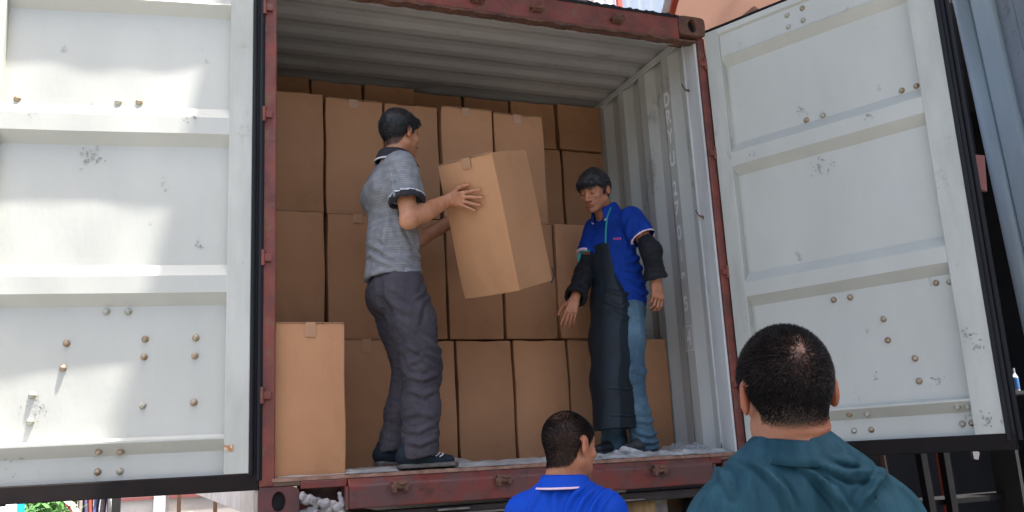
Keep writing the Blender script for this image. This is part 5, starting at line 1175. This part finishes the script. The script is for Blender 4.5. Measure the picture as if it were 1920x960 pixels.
# ================================================================ man in the bright blue polo, seen from behind
def man_blue():
    P = person((-.37,-1.13,-1.5), 'man in bright blue polo with striped collar, back turned, buzz cut head below the sill')
    hc = V3(-.338,-1.183,.066); F = frame((.91,.40,-.14), (0,0,1), .03); tf = unit((.74,.67,0)); rt = V3(.67,-.74,0)
    nb = V3(-.362,-1.170,-.052); shR = V3(-.262,-1.268,-.152); shL = V3(-.462,-1.052,-.152)
    v = Vol(hc-V3(.15,.15,.19), hc+.15, .0024); head_vol(v, hc, F, .98)
    v.cap(hc+F@V3(0,-.028,-.05), nb, .054,.057,.03); v.cap(nb, nb+V3(0,0,-.05), .062,.08,.03); hd = v.surf(1)
    v = Vol((-.75,-1.50,-1.5), (-.02,-.85,.0), .012)
    v.cap((-.375,-1.15,-.20),(-.375,-1.15,-.48),.095,.095,.03,(rt,1.4)); v.cap((-.375,-1.15,-.48),(-.375,-1.15,-.64),.095,.105,.03,(rt,1.3)); v.cap(shR, shL, .05,.05,.03)
    for sg in (1,-1):
        sh = shR if sg > 0 else shL; el = sh+rt*sg*.04+V3(0,0,-.26); wr = el+tf*.12+V3(0,0,-.2); v.cap(sh, el, .045,.036,.02); v.cap(el, wr, .036,.025,.02); v.cap(wr, wr+V3(.02,.02,-.09), .027,.02,.02,(tf,1.5))
        hp = V3(-.375,-1.15,-.64)+rt*sg*.085; v.cap(hp, hp+V3(.01,.01,-.40), .078,.053,.03); v.cap(hp+V3(.01,.01,-.40), hp+V3(0,0,-.81), .05,.035,.03); v.cap(hp+V3(0,0,-.83), hp+tf*.16+V3(0,0,-.84), .033,.025,.02)
    VQ = join(hd, v.surf(1)); cd = crown_density(.0, .098, .010, .045)
    part('body', VQ, skinC, P, col=tint_head(VQ[0], hc, F, .98, lid=True, scalp=lambda L: noear(L)*hair_region(L, .010)*np.clip(.45+.55*((cd(L)-.50)/.50), 0, 1)*.90))
    def flow(L): d = np.stack([L[:,0], .4*(L[:,1]>.02)-.5*(L[:,1]<-.04), L[:,2]*0-.4], 1); return d*.5
    part('hair', blades(hd[0], hd[1], 110000, .0060, .0012, flow, hc, F, dens=lambda L: hair_region(L/.98, .010)*cd(L)*noear(L/.98), lift=.7, seed=12), hairB, P)
    m = mat('bright_blue_polo_knit', spec=.12, c1=(.004,.058,.43), c2=(.003,.044,.34), rough=.62, scale=6, bump=.35, bscale=200, bdist=.002); tr_ = mat('collar_pink_white_stripe', (.70,.50,.62), rough=.8)
    v = Vol((-.72,-1.48,-.70), (-.05,-.86,.0), .0048)
    v.cap((-.365,-1.160,-.23),(-.372,-1.15,-.44),.108,.112,.03,(rt,1.42)); v.cap((-.378,-1.15,-.44),(-.378,-1.15,-.60),.118,.128,.04,(rt,1.3))
    v.cap(shR+V3(-.01,.01,0), shL+V3(.01,-.01,0), .062,.062,.045); v.cap((-.315,-1.222,-.132),(-.415,-1.108,-.132),.066,.066,.05); v.cap((-.345,-1.19,-.102),(-.385,-1.15,-.102),.072,.072,.05)
    v.cap((-.33,-1.22,-.21),(-.42,-1.12,-.21),.092,.092,.05)
    for sg in (1,-1):
        sh = shR if sg > 0 else shL; el = sh+rt*sg*.040+V3(0,0,-.26); sleeve(v, sh, el, ((0,.8,.064,.072),), .7, .062, .04)
    v.cut((-.378,-1.15,-.66), (0,0,-1)); v.cap(nb+V3(0,0,-.01), nb+V3(0,0,.12), .060,.062,.012,None,'sub')
    V, Q = v.surf(1); V = drape(V, Q, .0035, 10, (.1,0,1), 3.5, 71, True); V = drape(V, Q, .0015, 30, (0,0,1), 3.0, 72, True); X = lambda l: [V3(*p) for p in l]
    V = folds(V, Q, [(X([(-.435,-1.256,-.046),(-.441,-1.243,-.087),(-.432,-1.235,-.145)]),.011,.009),(X([(-.355,-1.287,-.060),(-.382,-1.265,-.095),(-.395,-1.248,-.15)]),.009,.010),
        (X([(-.323,-1.297,-.070),(-.343,-1.279,-.104),(-.357,-1.263,-.155)]),.009,.010),(X([(-.291,-1.309,-.080),(-.303,-1.293,-.116),(-.318,-1.279,-.155)]),.009,.009),
        (X([(-.506,-1.224,-.070),(-.521,-1.21,-.10),(-.536,-1.194,-.14)]),.010,.006),(X([(-.26,-1.309,-.09),(-.268,-1.293,-.12),(-.275,-1.279,-.16)]),.008,.007)], tf)
    part('polo_shirt', (V, Q), m, P)
    collar(nb+V3(0,0,-.012), tf, unit((.04,.02,1)), .062,.064,.036,.040, m, P, .35, tr_, .020)
    m2 = mat('dark_grey_trousers', (.035,.035,.04), rough=.85); v = Vol((-.70,-1.45,-1.48), (-.08,-.86,-.55), .010); v.cap((-.375,-1.15,-.62),(-.375,-1.15,-.66),.11,.115,.03,(rt,1.3))
    for sg in (1,-1): hp = V3(-.375,-1.15,-.66)+rt*sg*.085; v.chain([hp, hp+V3(.01,.01,-.40), hp+V3(0,0,-.78)], [.095,.08,.07], .03)
    part('trousers', v.surf(1), m2, P)
man_blue()
# ================================================================ crumpled rag in the left sill pocket
rs = np.random.RandomState(4); v = Vol((-1.10,-.10,-.22), (-.82,.12,-.03), .0035); p = V3(-1.045,-.01,-.075)
for k in range(13):
    q = V3(-1.045+.014*k+rs.normal()*.004, .0+rs.normal()*.012, -.082-.0045*k+rs.normal()*.006); v.cap(p, q, .013+.004*rs.rand(), .013+.004*rs.rand(), .006); p = q
for k in range(16): a = V3(rs.uniform(-1.04,-.88), rs.uniform(-.01,.04), rs.uniform(-.155,-.125)); b = a+rs.normal(size=3)*.018; v.cap(a, b, .012, .010, .006)
v.cap((-.885,.0,-.075),(-.875,.0,-.135),.009,.012,.006); v.cap((-1.04,.02,-.15),(-.87,.03,-.15),.018,.018,.01)
V, Q = v.surf(0); V = drape(V, Q, .004, 60, (0,0,1), 1, 90, True)
rg = part('plastic_rag', (V, Q), mat('dirty_white_plastic', (.34,.32,.32), (.20,.19,.19), rough=.6, scale=20, bump=.4), None); tag(rg, 'crumpled dirty white rag stuffed into the left sill pocket', 'rag')
